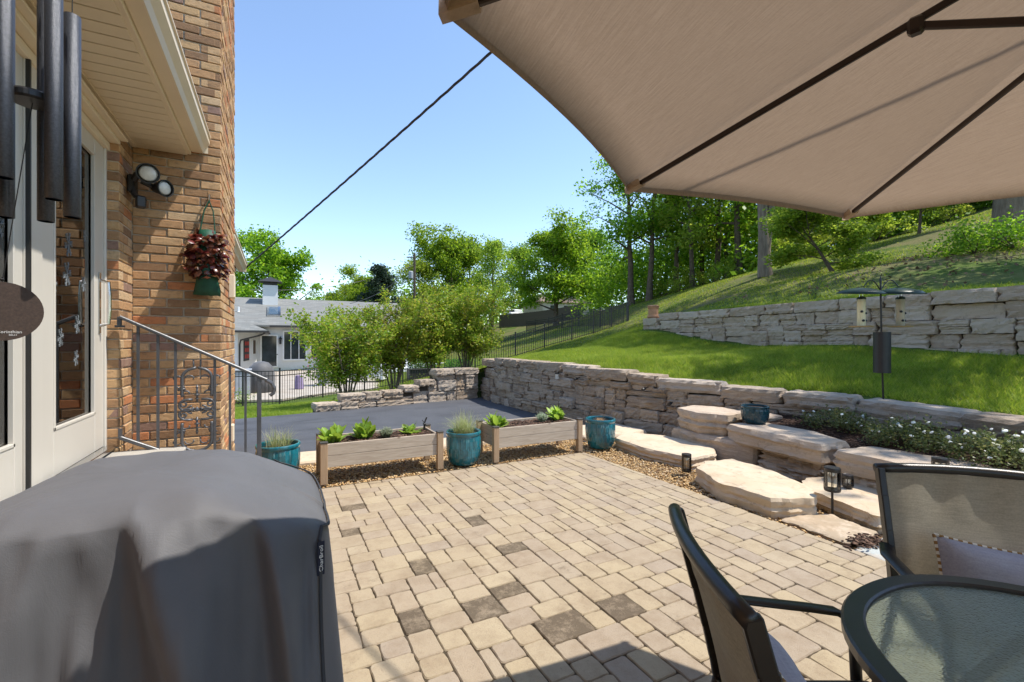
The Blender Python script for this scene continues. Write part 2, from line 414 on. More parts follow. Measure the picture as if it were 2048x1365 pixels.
tag(g2, 'rough green grass on the hillside above the upper stone wall', 'grass', kind='stuff')
g3 = blades('verge_grass', 60000, (-2.5, 3.5), (11.0, 17.5), .07, .014, lambda x, y: (y > 11.15 + .12 * np.clip(x, 0, 9)) & (lowz(x, y) > lawnz(x, y) - .05), zf=lowz)
tag(g3, 'strip of grass between the driveway and the black fence', 'grass', kind='stuff')

# ------------------------------------------------------------------ driveway
m = NT('asphalt'); v = m.coord(space='World')
c = m.ramp(m.noise(v, 1.2, 6, .6), [(.3, (.066, .068, .076)), (.7, (.092, .095, .105))])
c = m.mix(c, (.030, .030, .032), m.ramp(m.noise(m.coord((.6, 2.2, 1), 'World'), 1.0, 5, .6, .8), [(.52, (0, 0, 0)), (.72, (.6, .6, .6))]))
m.col(m.mix(c, (.16, .15, .14), m.ramp(m.noise(v, 160, 2), [(.62, (0, 0, 0)), (.75, (.4, .4, .4))]))); m.set(.72, 0, .35); m.bump(m.noise(v, 220, 3, .7), .6, .006)
M['asphalt'] = m.m
b = MB(); b.prism([(-14, 6.75), (5.6, 6.75), (5.45, 8), (5.3, 12.0), (3.4, 11.75), (.9, 11.25), (-.8, 11.0), (-14, 10.6)], -.3, -.12)
dr = b.build('driveway', M['asphalt']); dr['kind'] = 'structure'

# ------------------------------------------------------------------ patio
patio = setting('patio')
M['joint'] = ground_mat('joint_sand', [(.3, (.05, .038, .025)), (.7, (.11, .085, .056))], 20, .6, 200)
PX0, PX1, PY0, PY1 = -1.0, 3.66, -3.0, 5.05
b = MB(); b.box(((PX0 + PX1) / 2, (PY0 + PY1) / 2, -.135), (PX1 - PX0, PY1 - PY0, .25)); b.build('bedding', M['joint'], patio)
def paver_mat(name, which, stained):
    m = NT(name); v = m.coord(space='World')
    c = m.ramp(m.rnd(which), [(0, (.36, .283, .188)), (.2, (.39, .31, .20)), (.4, (.335, .265, .19)), (.55, (.365, .288, .2)), (.7, (.40, .322, .212)), (.85, (.33, .265, .2)), (1, (.35, .277, .185))])
    c = m.mix(c, (.23, .165, .105), m.ramp(m.noise(v, 4.5, 9, .75), [(.46, (0, 0, 0)), (.70, (.7, .7, .7))]))
    c = m.mix(c, (.16, .12, .085), m.ramp(m.noise(v, 85, 6, .8), [(.55, (0, 0, 0)), (.72, (.7, .7, .7))]))
    c = m.mix(c, (.14, .105, .07), m.ramp(m.noise(v, 1.9, 10, .82), [(.585, (0, 0, 0)), (.68, (.75, .75, .75))]))
    if stained:
        c = m.mix(c, (.095, .070, .045), m.ramp(m.noise(v, 9, 10, .85), [(.48, (.9, .9, .9)), (.60, (.3, .3, .3))]))
    m.col(c); m.set(.88, 0, .25); m.bump(m.math('ADD', m.noise(v, 150, 4, .75), m.noise(v, 18, 3)), .55, .006); return m.m
M['paver'] = paver_mat('paver', 'obj', False); M['paver_dark'] = paver_mat('paver_stained', 'obj', True); M['paver_far'] = paver_mat('paver_far', 'isl', False)
CELL = .0690
nxc = int(round((PX1 - PX0) / CELL)); nyc = int((PY1 - PY0) / CELL)
occ = np.zeros((nyc, nxc), bool); pav = []
pr = random.Random(11)
for j in range(nyc):
    for i in range(nxc):
        if occ[j, i]: continue
        opts = [(3, 2, 4), (2, 3, 4), (2, 2, 4), (3, 3, 2.4), (2, 4, .8), (4, 3, .8)]
        good = []
        for (a, bb, wt) in opts:
            if i + a > nxc or j + bb > nyc: continue
            if occ[j:j + bb, i:i + a].any(): continue
            # never leave a single-cell gap beside it
            e = i + a
            gap = 0
            while e + gap < nxc and not occ[j, e + gap] and gap < 2: gap += 1
            if gap == 1: wt *= .02
            if j and i and (i, j, a) and any(q[0] == i and q[2] == a and q[1] + q[3] == j for q in pav[-160:]): wt *= .12
            # tops that line up with the neighbour give long joints: discourage
            good.append((a, bb, wt))
        if not good: good = [(1, 1, 1)]
        a, bb, _ = pr.choices(good, [g[2] for g in good])[0]
        if (a, bb) == (1, 1):
            while i + a < nxc and not occ[j, i + a] and a < 2: a += 1
            while j + bb < nyc and bb < 3 and not occ[j + bb, i:i + a].any(): bb += 1
        occ[j:j + bb, i:i + a] = True; pav.append((i, j, a, bb))
# edge course along the right side, laid lengthwise
y = PY0
edge = []
while False:
    L = min(pr.choice([.153, .23, .23]), PY1 - y); edge.append((PX1 - .15, y, .15, L)); y += L
rects = [(PX0 + i * CELL, PY0 + j * CELL, a * CELL, bb * CELL) for i, j, a, bb in pav] + edge
def seen(x, y):
    d = x * FWD[0] + y * FWD[1]
    if d < 1.9: return None
    s = (x * RGT[0] + y * RGT[1]) / d
    if abs(s) > 1.14: return None
    if s < -.42: return None
    return d
vis = sorted([(seen(x + a / 2, y + bb / 2), k) for k, (x, y, a, bb) in enumerate(rects) if seen(x + a / 2, y + bb / 2)])
asobj = set(k for _, k in vis[:300])
stain = [(.62, 4.30), (.57, 3.75), (.72, 2.38), (.88, 2.95), (1.05, 2.28), (1.55, 3.55), (1.85, 4.55), (1.52, 2.95), (1.9, 4.2), (2.2, 4.15), (2.8, 4.6), (1.25, 1.95), (1.75, 1.95), (1.3, 2.42)]
stk = set(min(range(len(rects)), key=lambda k: (rects[k][0] + rects[k][2] / 2 - sx) ** 2 + (rects[k][1] + rects[k][3] / 2 - sy) ** 2) for sx, sy in stain)
pm = {}
def round_paver(w_, l_, r=.015, jit=.0026):
    """tumbled paver: rounded, uneven outline with a soft arris"""
    pts = []
    for (sx, sy, a0) in ((1, 1, 0), (-1, 1, 90), (-1, -1, 180), (1, -1, 270)):
        for a in (0, 45, 90):
            t = R(a0 + a); pts.append((sx * (w_ / 2 - r) + r * math.cos(t), sy * (l_ / 2 - r) + r * math.sin(t)))
        # mid-side point
        nx_, ny_ = {0: (0, l_ / 2), 90: (-w_ / 2, 0), 180: (0, -l_ / 2), 270: (w_ / 2, 0)}[a0]
        ax_, ay_ = pts[-1]; s2 = {0: (-1, 1), 90: (-1, -1), 180: (1, -1), 270: (1, 1)}[a0]; bx_, by_ = (-(w_ / 2 - r) if a0 == 0 else (w_ / 2 - r) if a0 == 180 else nx_), ((-(l_ / 2 - r)) if a0 == 90 else (l_ / 2 - r) if a0 == 270 else ny_)
        for q_ in (.25, .5, .75): pts.append((lerp(ax_, bx_, q_), lerp(ay_, by_, q_)))
    pts = [(x + random.uniform(-jit, jit), y + random.uniform(-jit, jit)) for x, y in pts]
    n = len(pts); V = [(x, y, -.05) for x, y in pts] + [(x, y, -.006) for x, y in pts] + [(x * (1 - .009 / w_), y * (1 - .009 / l_), 0) for x, y in pts]
    F = [(i, (i + 1) % n, n + (i + 1) % n, n + i) for i in range(n)] + [(n + i, n + (i + 1) % n, 2 * n + (i + 1) % n, 2 * n + i) for i in range(n)] + [tuple(range(2 * n, 3 * n))]
    return V, F
far = MB()
for k, (x, y, a, bb) in enumerate(rects):
    dz = random.uniform(-.003, .002)
    if k in asobj:
        st = k in stk
        key = (round(a, 3), round(bb, 3), random.randrange(4), st)
        if key not in pm:
            V, F = round_paver(a - .0045, bb - .0045); pm[key] = MB().add(V, F).mesh('paver')
        link('paver', pm[key], M['paver_dark'] if st else M['paver'], patio, (x + a / 2, y + bb / 2, dz), (random.uniform(-.006, .006), random.uniform(-.006, .006), 0))
    else:
        V, F = round_paver(a - .0045, bb - .0045); far.add([(p[0] + x + a / 2, p[1] + y + bb / 2, p[2] + dz) for p in V], F)
far.build('pavers', M['paver_far'], patio, kind='stuff')

# ------------------------------------------------------------------ pea gravel
bed = MB(); bed.prism([(-.6, 5.05), (3.66, 5.05), (3.66, -1), (5.2, -1), (5.3, 4.4), (5.6, 6.75), (-.6, 6.75)], -.28, -.035)
M['gravel_base'] = ground_mat('gravel_base', [(.3, (.16, .10, .05)), (.7, (.34, .23, .12))], 60, 1.0, 120)
gb = bed.build('gravel_bed', M['gravel_base']); gb['kind'] = 'structure'
m = NT('pea_gravel'); c = m.ramp(m.rnd('isl'), [(0, (.30, .16, .06)), (.25, (.50, .31, .12)), (.5, (.60, .41, .19)), (.7, (.44, .26, .11)), (.88, (.66, .53, .34)), (1, (.22, .12, .06))])
m.col(c); m.set(.6, 0, .35); M['gravel'] = m.m
phi = (1 + 5 ** .5) / 2
ico = np.array([(-1, phi, 0), (1, phi, 0), (-1, -phi, 0), (1, -phi, 0), (0, -1, phi), (0, 1, phi), (0, -1, -phi), (0, 1, -phi), (phi, 0, -1), (phi, 0, 1), (-phi, 0, -1), (-phi, 0, 1)]) / math.sqrt(1 + phi * phi)
icf = np.array([(0, 11, 5), (0, 5, 1), (0, 1, 7), (0, 7, 10), (0, 10, 11), (1, 5, 9), (5, 11, 4), (11, 10, 2), (10, 7, 6), (7, 1, 8), (3, 9, 4), (3, 4, 2), (3, 2, 6), (3, 6, 8), (3, 8, 9), (4, 9, 5), (2, 4, 11), (6, 2, 10), (8, 6, 7), (9, 8, 1)])
def scatter_lumps(P, sz, flat=.6, elong=1.4, yaw=None):
    n = len(P); a = rng.uniform(0, 2 * np.pi, n); L = np.asarray(sz)
    B = ico[None] * np.stack([L * rng.uniform(1, elong, n), L, L * flat * rng.uniform(.8, 1.2, n)], -1)[:, None, :]
    B = B + rng.normal(0, .12, B.shape) * L[:, None, None]
    ca, sa = np.cos(a)[:, None], np.sin(a)[:, None]
    V = np.stack([B[..., 0] * ca - B[..., 1] * sa, B[..., 0] * sa + B[..., 1] * ca, B[..., 2]], -1) + P[:, None, :]
    F = icf[None] + (np.arange(n) * 12)[:, None, None]
    return V.reshape(-1, 3), F.reshape(-1, 3)
n = 17000
x = np.r_[rng.uniform(0, 4.6, n), rng.uniform(3.64, 5.2, 9000)]; y = np.r_[rng.uniform(5.06, 6.5, n), rng.uniform(1.9, 5.1, 9000)]
k = np.r_[np.ones(n, bool), np.ones(9000, bool)]; k &= ~((y < 5.06) & (x < 3.67))
P = np.c_[x, y, rng.uniform(-.035, -.012, len(x))][k]
V, F = scatter_lumps(P, rng.uniform(.007, .0135, len(P)))
gv = link('pea_gravel', mesh_np('pea_gravel', V, F), M['gravel']); tag(gv, 'loose golden pea gravel around the paved patio', 'gravel', kind='stuff')

# ------------------------------------------------------------------ stones
def stone_mesh(name, seg=(4, 3, 2), k=9.0, noise=.06, seed=0, crag=0.0):
    r = np.random.default_rng(seed); nx, ny, nz = seg; V = {}; F = []
    def vid(i, j, l):
        key = (i, j, l)
        if key not in V: V[key] = len(V)
        return V[key]
    for s in (0, 1):
        for i in range(nx):
            for j in range(ny):
                q = [(i, j, s * nz), (i + 1, j, s * nz), (i + 1, j + 1, s * nz), (i, j + 1, s * nz)]; F.append(q if s else q[::-1])
        for i in range(nx):
            for l in range(nz):
                q = [(i, s * ny, l), (i + 1, s * ny, l), (i + 1, s * ny, l + 1), (i, s * ny, l + 1)]; F.append(q[::-1] if s else q)
        for j in range(ny):
            for l in range(nz):
                q = [(s * nx, j, l), (s * nx, j + 1, l), (s * nx, j + 1, l + 1), (s * nx, j, l + 1)]; F.append(q if s else q[::-1])
    F = [tuple(vid(*p) for p in q) for q in F]
    G = np.array([(2 * a / nx - 1, 2 * b_ / ny - 1, 2 * c_ / nz - 1) for a, b_, c_ in V.keys()])
    nn = (np.abs(G) ** k).sum(1) ** (1 / k); G = G / nn[:, None]
    lay_ = r.normal(0, .036, nz + 1); zi = np.round((G[:, 2] + 1) / 2 * nz).astype(int).clip(0, nz)
    edge_ = (np.abs(G) > .9).sum(1) >= 2
    G[:, 1] += np.sign(G[:, 1]) * (np.abs(G[:, 1]) > .8) * lay_[zi]; G[:, 0] += np.sign(G[:, 0]) * (np.abs(G[:, 0]) > .9) * lay_[zi] * .35
    G = G * (1 - (edge_ & (r.random(len(G)) < .35))[:, None] * r.uniform(.03, .12, len(G))[:, None])
    G = G + r.normal(0, noise, G.shape) * np.array([.35, 1.0, .55])
    if crag: G[:, 1] += crag * np.sin(G[:, 0] * 5 + seed) * (np.abs(G[:, 1]) > .8)
    me = mesh_np(name, G * .5, np.array(F)); me.shade_flat(); return me
STN = [stone_mesh('stone_block', (8, 3, 5), 30, .042, s, .02) for s in range(16)]
for me in STN: me.materials.append(M['stone'])
STP = [me.copy() for me in STN]
for me in STP: me.materials.clear(); me.materials.append(M['pale_stone'])
CAPN = [stone_mesh('cap_stone', (12, 5, 4), 50, .026, 40 + s, .015) for s in range(8)]
for me in CAPN: me.materials.append(M['stone'])
CAPP = [me.copy() for me in CAPN]
for me in CAPP: me.materials.clear(); me.materials.append(M['pale_stone'])
def ashlar(L, H, cw, ch, rr, cap=None, colsH=None):
    """random rectangles over a grid: (s0, s1, z0, z1)"""
    nx = max(2, int(round(L / cw))); nz = max(1, int(round(H / ch))); o = np.zeros((nz, nx), bool); out = []
    for j in range(nz):
        for i in range(nx):
            if o[j, i]: continue
            wmax = 1
            while i + wmax < nx and not o[j, i + wmax] and wmax < 7: wmax += 1
            a = min(wmax, rr.choice([2, 3, 3, 4, 4, 5, 6]))
            if wmax - a == 1: a = wmax if a > 2 else a
            h = rr.choice([1, 1, 2, 2, 2]) if j + 1 < nz else 1
            if a > 5: h = min(h, 2)
            if h == 2 and o[j + 1, i:i + a].any(): h = 1
            o[j:j + h, i:i + a] = True; out.append((i * L / nx, (i + a) * L / nx, j * H / nz, (j + h) * H / nz))
    return out
def along(path):
    P = np.array(path, float); d = np.r_[0, np.cumsum(np.hypot(*np.diff(P, axis=0).T))]
    def f(s): return np.array([np.interp(s, d, P[:, 0]), np.interp(s, d, P[:, 1])])
    return f, d[-1]
def stone_wall(root, path, base, top, side, meshes, seed, thick=.34, cap_h=.17, capL=(.55, 1.0), cell=(.115, .1), batter=.10, maxH=None, capdepth=.42):
    """stones laid along a path; side=+1 puts the wall body to the left of the direction of travel"""
    f, L = along(path); rr = random.Random(seed)
    Hm = max(top(s) - base(s) for s in np.linspace(0, L, 40)); zmin = min(base(s) for s in np.linspace(0, L, 40)); zmax = max(top(s) for s in np.linspace(0, L, 40))
    cells = ashlar(L, zmax - zmin, cell[0], cell[1], rr)
    put = []
    caps = CAPN if meshes is STN else CAPP
    def place(s0, s1, z0, z1, dep, out, mset=None):
        sm = (s0 + s1) / 2; a = f(max(0, s0)); b_ = f(min(L, s1)); t = (b_ - a); t /= max(1e-6, np.hypot(*t)); nrm = np.array([-t[1], t[0]]) * side
        p = (a + b_) / 2 + nrm * (dep / 2 + out); rz = math.atan2(t[1], t[0])
        o = link('stone', rr.choice(mset or meshes), None, root, (p[0] - root.location[0], p[1] - root.location[1], (z0 + z1) / 2 - root.location[2]),
                 (rr.uniform(-.025, .025), rr.uniform(-.02, .02), rz + rr.uniform(-.045, .045) + (math.pi if rr.random() < .5 else 0)),
                 ((s1 - s0) * rr.uniform(.95, 1.04), dep, (z1 - z0) * rr.uniform(.96, 1.03)))
        return o
    for (s0, s1, z0, z1) in cells:
        z0 += zmin; z1 += zmin; sm = (s0 + s1) / 2
        ct = top(sm) - cap_h
        if z0 > ct - .045 or z1 < base(sm) + .02: continue
        z1 = min(z1, ct)
        if ct - z1 < .05: z1 = ct
        out = batter * (z0 - base(sm)) + rr.uniform(-.055, .045)
        place(s0, s1, z0, z1, thick * .8, out)
    s = 0
    while s < L - .1:
        e = min(L, s + rr.uniform(*capL))
        if L - e < .25: e = L
        sm = (s + e) / 2; tz = top(sm)
        place(s, e, tz - cap_h, tz + rr.uniform(-.008, .012), capdepth, batter * (tz - base(sm)) - .05 + rr.uniform(-.02, .02), caps); s = e
    # core behind the stones, its dark colour standing in for shadow in the gaps
    b = MB(); N = max(8, int(L / .25)); V = []
    for i in range(N + 1):
        s = L * i / N; p = f(s); q = f(min(L, s + .05)); q0 = f(max(0, s - .05)); t = q - q0; t /= np.hypot(*t); nrm = np.array([-t[1], t[0]]) * side
        for off, z in ((.09, base(s) - .1), (.24, base(s) - .1), (.09 + batter * (top(s) - base(s)), top(s) - .05), (.26 + batter * (top(s) - base(s)), top(s) - .05)):
            V.append((p[0] + nrm[0] * off, p[1] + nrm[1] * off, z))
    F = []
    for i in range(N):
        k = 4 * i; F += [(k, k + 4, k + 6, k + 2), (k + 1, k + 3, k + 7, k + 5), (k + 2, k + 6, k + 7, k + 3)]
    F += [(0, 2, 3, 1), (4 * N, 4 * N + 1, 4 * N + 3, 4 * N + 2)]
    b.add(V, F); b.build('core', M['gap_shade'], root, fix=True)
# lower retaining wall: from its far end at the driveway towards the camera and round behind the flower bed
p_low = [(5.25, 12.1), (5.1, 10.8), (5.08, 9.5), (5.2, 7), (5.55, 5.2), (6.02, 4.2), (6.3, 3.2), (6.2, 2.2), (5.95, 1.2), (5.65, .2)]
fl, Ll = along(p_low)
root = thing('retaining_wall', 'long lower retaining wall of tan stacked stone between driveway and lawn', 'stone wall', (5.2, 9.0, -.12))
lowbase = lambda s: -.14 if fl(s)[1] > 5 else (0 if fl(s)[1] > 4.4 else .36)
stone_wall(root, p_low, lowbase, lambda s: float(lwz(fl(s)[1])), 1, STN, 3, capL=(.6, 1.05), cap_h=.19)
# upper retaining wall on the lawn
p_up = [(10.32, 10.9), (10.28, 10.0), (10.0, 6), (9.8, 2.5), (9.55, -.5), (9.3, -3)]
fu, Lu = along(p_up)
root = thing('retaining_wall', 'pale upper stone wall across the lawn behind the bird feeders', 'stone wall', (10, 6, 1.3))
def utop(s):
    y = fu(s)[1]
    if y > 10.5: return hz(10.1, y) + .42
    if y > 10.0: return hz(10.1, y) + .42
    return UW_TOP
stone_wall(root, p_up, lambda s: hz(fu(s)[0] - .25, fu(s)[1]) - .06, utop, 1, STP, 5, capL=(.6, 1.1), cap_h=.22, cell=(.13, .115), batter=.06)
# low wall at the head of the driveway, stepping up to the right
p_sm = [(.8, 11.25), (2.15, 11.5), (3.48, 11.65), (5.1, 11.9)]
fs, Ls = along(p_sm)
root = thing('retaining_wall', 'low stepped stone wall at the end of the driveway under the shrubs', 'stone wall', (3, 11.6, -.12))
def stop(s):
    x = fs(s)[0]
    for lim, h in ((1.45, .17), (2.2, .36), (2.9, .36), (3.5, .47), (4.0, .60), (9, .86)):
        if x < lim: return -.12 + h
stone_wall(root, p_sm, lambda s: -.14, stop, 1, STN, 9, capL=(.42, .6), cap_h=.17, cell=(.14, .16), batter=.05, thick=.4, capdepth=.46)
# ------------------------------------------------------------------ large slabs of the terrace and stepping stones
def slab_mesh(outline, z0, z1, seed, sub=13, rough=.020, lay=.008):
    """irregular natural stone: a wavy outline, layered uneven sides, a nearly flat top"""
    r = random.Random(seed); n = len(outline); pts = []
    for i in range(n):
        a = Vector(outline[i]); b_ = Vector(outline[(i + 1) % n])
        for k in range(sub):
            t = k / sub; p = a.lerp(b_, t)
            pts.append(p + Vector((r.uniform(-rough, rough), r.uniform(-rough, rough))) * (1 if k else .5))
    # soften the corners
    m = len(pts); pts = [(pts[i - 1] + pts[i] * 2 + pts[(i + 1) % m]) / 4 for i in range(m)]
    c = sum(pts, Vector((0, 0))) / m
    rows = 8; V = []; F = []
    from mathutils import noise as mn_
    offs = [[lay * (1.7 * mn_.noise(Vector((pts[i].x * 7, pts[i].y * 7, j * 1.3 + seed))) + .9 * mn_.noise(Vector((pts[i].x * 21, pts[i].y * 21, j * 2.3 + seed)))) for i in range(m)] for j in range(rows)]
    for j in range(rows):
        t = j / (rows - 1); sh = [.05, .015, .03, .0, .02, .005, .01, .03][j]
        band = r.uniform(-1.3, 1.3) * lay
        for i, p in enumerate(pts):
            d = (p - c); L = d.length; d /= L
            q = p - d * (sh * .6 - offs[j][i] - band)
            V.append((q.x, q.y, lerp(z0, z1, t) + (r.uniform(-.006, .006) if 0 < j < rows - 1 else 0)))
    for j in range(rows - 1):
        for i in range(m): F.append((j * m + i, j * m + (i + 1) % m, (j + 1) * m + (i + 1) % m, (j + 1) * m + i))
    # top: inner ring and centre
    base = (rows - 1) * m; k = len(V)
    for i, p in enumerate(pts):
        q = p + (c - p) * .14; V.append((q.x, q.y, z1 + .008 + r.uniform(-.001, .001)))
    for i in range(m): F.append((base + i, base + (i + 1) % m, k + (i + 1) % m, k + i))
    k2 = len(V)
    for i, p in enumerate(pts):
        q = p + (c - p) * .55; V.append((q.x, q.y, z1 + .009 + r.uniform(-.001, .001)))
    for i in range(m): F.append((k + i, k + (i + 1) % m, k2 + (i + 1) % m, k2 + i))
    V.append((c.x, c.y, z1 + .009)); e = len(V) - 1
    for i in range(m): F.append((k2 + i, k2 + (i + 1) % m, e))
    F.append(tuple(range(m - 1, -1, -1)))
    return MB().add(V, F)
def slab(name, outline, z0, z1, seed, label, cat='stone', mat='slab', parent=None, **kw):
    o = slab_mesh(outline, z0, z1, seed, **kw).build(name, M[mat], parent, smooth=True); o.data.set_sharp_from_angle(angle=R(22))
    if label: tag(o, label, cat)
    return o
M['flag'] = stone_mat('flagstone', [(.36, .28, .19), (.40, .31, .215)], bump=.2, lay=3); M['blueflag'] = stone_mat('blue_flagstone', [(.40, .42, .40), (.44, .46, .43)], bump=.2, lay=3)
slab('stone_slab', [(4.28, 5.1), (4.22, 4.45), (4.34, 3.78), (4.78, 3.80), (5.12, 4.1), (5.05, 4.9), (4.75, 5.3)], -.05, .12, 1, 'flat cream stone slab lying beside the single teal pot at the gravel corner')
slab('stone_slab', [(3.98, 3.42), (3.74, 2.95), (3.76, 2.42), (4.10, 2.26), (4.38, 2.42), (4.60, 2.95), (4.66, 3.46), (4.30, 3.56)], -.04, .15, 2, 'thick cream half-moon stone slab at the edge of the pavers', lay=.009)
slab('stone_slab', [(4.44, 2.62), (4.30, 2.10), (4.22, 1.86), (4.9, 1.55), (5.35, 2.0), (5.2, 2.62), (4.8, 2.75)], -.04, .11, 3, 'pale stone slab behind the solar lantern, partly behind the chair')
slab('flagstone', [(3.76, 2.36), (3.74, 1.86), (4.18, 1.84), (4.27, 2.22), (4.05, 2.34)], -.04, .004, 4, 'thin tan flagstone at ground level next to the pavers', mat='flag')
slab('flagstone', [(3.72, 1.80), (3.72, .7), (4.7, .5), (4.85, 1.5), (4.2, 1.80)], -.06, -.012, 5, 'blue-grey flagstone behind the cushioned chair', mat='blueflag')
slab('stone_slab', [(4.05, 6.0), (4.12, 5.55), (4.8, 5.42), (5.3, 5.5), (5.25, 6.2), (4.6, 6.35)], -.08, .07, 6, 'small cream stone slab behind the single teal pot at the foot of the wall')
slab('stone_slab', [(-.35, 6.7), (-.3, 6.15), (.9, 6.1), (1.0, 6.65)], -.15, .02, 7, 'cream edging slab behind the left wooden planter')
slab('stone_slab', [(1.05, 6.65), (1.05, 6.12), (2.35, 6.08), (2.4, 6.66)], -.15, .02, 8, 'cream edging slab behind the teal pot between the planters')
slab('stone_slab', [(2.45, 6.68), (2.45, 6.1), (3.9, 6.05), (3.95, 6.6)], -.15, .02, 9, 'cream edging slab behind the right wooden planter')
# raised bed wall
bw = thing('garden_bed_wall', 'low terrace wall of large rough boulders in front of the flower bed', 'stone wall', (5.1, 3, 0))
M['boulder'] = stone_mat('boulder_stone', [(.42, .32, .235), (.48, .375, .28), (.50, .40, .30)], bump=.6)
def bpart(name, outline, z0, z1, seed, lay=.012): o = slab_mesh(outline, z0, z1, seed, lay=lay).build(name, M['boulder'], bw, smooth=True); o.data.set_sharp_from_angle(angle=R(22))
bpart('block', [(5.12, 4.72), (5.0, 4.3), (5.16, 3.92), (5.62, 3.98), (5.75, 4.45), (5.55, 4.8)], .26, .54, 21)
bpart('block', [(5.06, 4.78), (4.98, 4.3), (5.08, 3.5), (5.7, 3.5), (5.8, 4.45), (5.55, 4.85)], -.06, .255, 22)
bpart('block', [(5.10, 3.92), (4.98, 3.3), (4.94, 2.66), (5.35, 2.62), (5.62, 3.1), (5.66, 3.86)], .225, .44, 23)
bpart('block', [(4.96, 2.58), (4.90, 1.9), (4.86, 1.15), (5.3, 1.0), (5.62, 1.6), (5.5, 2.5)], .20, .41, 24)
bpart('block', [(4.86, 1.1), (4.84, .3), (4.9, -.5), (5.5, -.5), (5.55, .9)], .20, .40, 25)
bpart('block', [(5.14, 3.46), (5.07, 3.0), (5.05, 2.72), (5.5, 2.7), (5.6, 3.45)], .09, .222, 26, .04)
bpart('block', [(5.10, 3.46), (5.04, 3.0), (5.05, 2.75), (5.5, 2.7), (5.6, 3.45)], -.06, .086, 27, .04)
bpart('block', [(5.02, 2.68), (4.99, 2.3), (5.0, 2.1), (5.5, 2.1), (5.6, 2.65)], -.06, .195, 28, .04)
bpart('block', [(5.0, 2.06), (4.98, 1.5), (5.0, 1.1), (5.5, 1.1), (5.6, 2.0)], -.06, .195, 29, .04)
bpart('block', [(5.0, 1.06), (4.98, .5), (5.0, -.4), (5.5, -.4), (5.6, 1.0)], -.06, .195, 30, .04)
bpart('block', [(5.55, 4.35), (5.5, 3.9), (6.0, 3.7), (6.15, 4.1), (5.9, 4.45)], .40, .50, 31)
# bed soil, mulch
xs2 = np.arange(5.2, 6.75, .07); ys2 = np.arange(-.6, 4.5, .07)
def bedz(x, y): return .38 + .10 * np.clip((x - 5.3) / .8, 0, 1) + .02 * np.sin(x * 9 + y * 4) * np.sin(y * 7)
mb = link('mulch_bed', grid_mesh('mulch_bed', xs2, ys2, bedz, lambda x, y: (x < lwx(y) + .12) & (x > 5.25)), M['mulch']); mb['kind'] = 'structure'
n = 9000; x = rng.uniform(5.3, 6.5, n); y = rng.uniform(-.5, 4.3, n); k = x < lwx(y) + .02; x = x[k]; y = y[k]
xd = rng.normal(3.93, .09, 260); yd = rng.normal(1.80, .05, 260)
V, F = scatter_lumps(np.r_[np.c_[x, y, bedz(x, y) + .004], np.c_[xd, yd, rng.uniform(.0, .02, 260)]], rng.uniform(.005, .013, len(x) + 260), .35, 3.2)
m = NT('mulch_chip'); m.col(m.ramp(m.rnd('isl'), [(0, (.035, .018, .012)), (.5, (.09, .05, .032)), (1, (.17, .10, .065))])); m.set(.9); M['chip'] = m.m
tag(link('mulch_chips', mesh_np('mulch_chips', V, F), M['chip']), 'dark brown shredded mulch around the white flowering shrubs and by the flagstones', 'mulch', kind='stuff')

# ------------------------------------------------------------------ the brick house
house = thing('brick_house', 'tan brick house with cream soffit, gutter and white glass doors on the left', 'house', (-1.0, 4.3, 0))
XD, XW, YJ, YR, XC, YE = -1.034, -.956, 4.02, 4.34, -.396, 5.74   # door plane, wall face, jamb, return face, chimney corner, chimney end
CH = .0677; BL = .203; JO = .010
bm_full = {}
def brick_mesh(L, D=.09):
    key = round(L, 3)
    if key not in bm_full:
        V, F = cbox(L / 2, D / 2, (CH - JO) / 2, .004); bm_full[key] = MB().add(V, F).mesh('brick')
    return bm_full[key]
def brick_face(org, dirx, width, z0, z1, objs=True, zsplit=None, seed=0, outward=(0, -1), parent=None, holes=None):
    """running-bond brick face: org at left end, dirx unit vector, outward unit vector"""
    rr = random.Random(seed); far = MB(); n = 0
    rows = int((z1 - z0) / CH)
    for j in range(rows):
        z = z0 + (j + .5) * CH; s = -(BL + JO) / 2 if j % 2 else 0.0
        while s < width - .01:
            a = max(0, s); e = min(width, s + BL)
            if e - a > .03 and not (holes and holes((a + e) / 2, z)):
                p = (org[0] + dirx[0] * (a + e) / 2, org[1] + dirx[1] * (a + e) / 2, z)
                out = rr.uniform(-.003, .004) - .045
                p = (p[0] + outward[0] * out, p[1] + outward[1] * out, z)
                rz = math.atan2(dirx[1], dirx[0]) + rr.uniform(-.006, .006)
                if objs and (zsplit is None or zsplit[0] < z < zsplit[1]):
                    link('brick', brick_mesh(e - a), M['brick'], parent or house, (p[0] - house.location[0], p[1] - house.location[1], p[2]), (0, rr.uniform(-.004, .004), rz)); n += 1
                else: far.box(p, (e - a, .09, CH - JO), .004, rz)
            s += BL + JO
    if far.v: far.build('bricks', M['brick_far'], house, kind='stuff')
    return n
nb = 0
nb += brick_face((XW, YR), (1, 0), XC - XW, 0, 6.6, True, (.78, 4.35), 1)                       # return wall facing the patio
nb += brick_face((XD - .02, YJ), (1, 0), XW - XD + .02, .70, 2.96, True, None, 2)              # jamb beside the door
nb += brick_face((XW, YJ), (0, 1), YR - YJ, .70, 2.96, True, None, 3, (1, 0))                  # short wall between jamb and return
nb += brick_face((XC, YR), (0, 1), YE - YR, 0, 6.6, False, None, 4, (1, 0))                    # side of the chimney
nb += brick_face((XW, -3), (0, 1), 4.3 + 7.0 - 4.28, 2.86 + CH, 2.99, False, None, 5, (1, 0))       # band over the doors
nb += brick_face((XW, -3), (0, 1), 4.85, 0, 2.86, False, None, 6, (1, 0))                      # wall beyond the doors
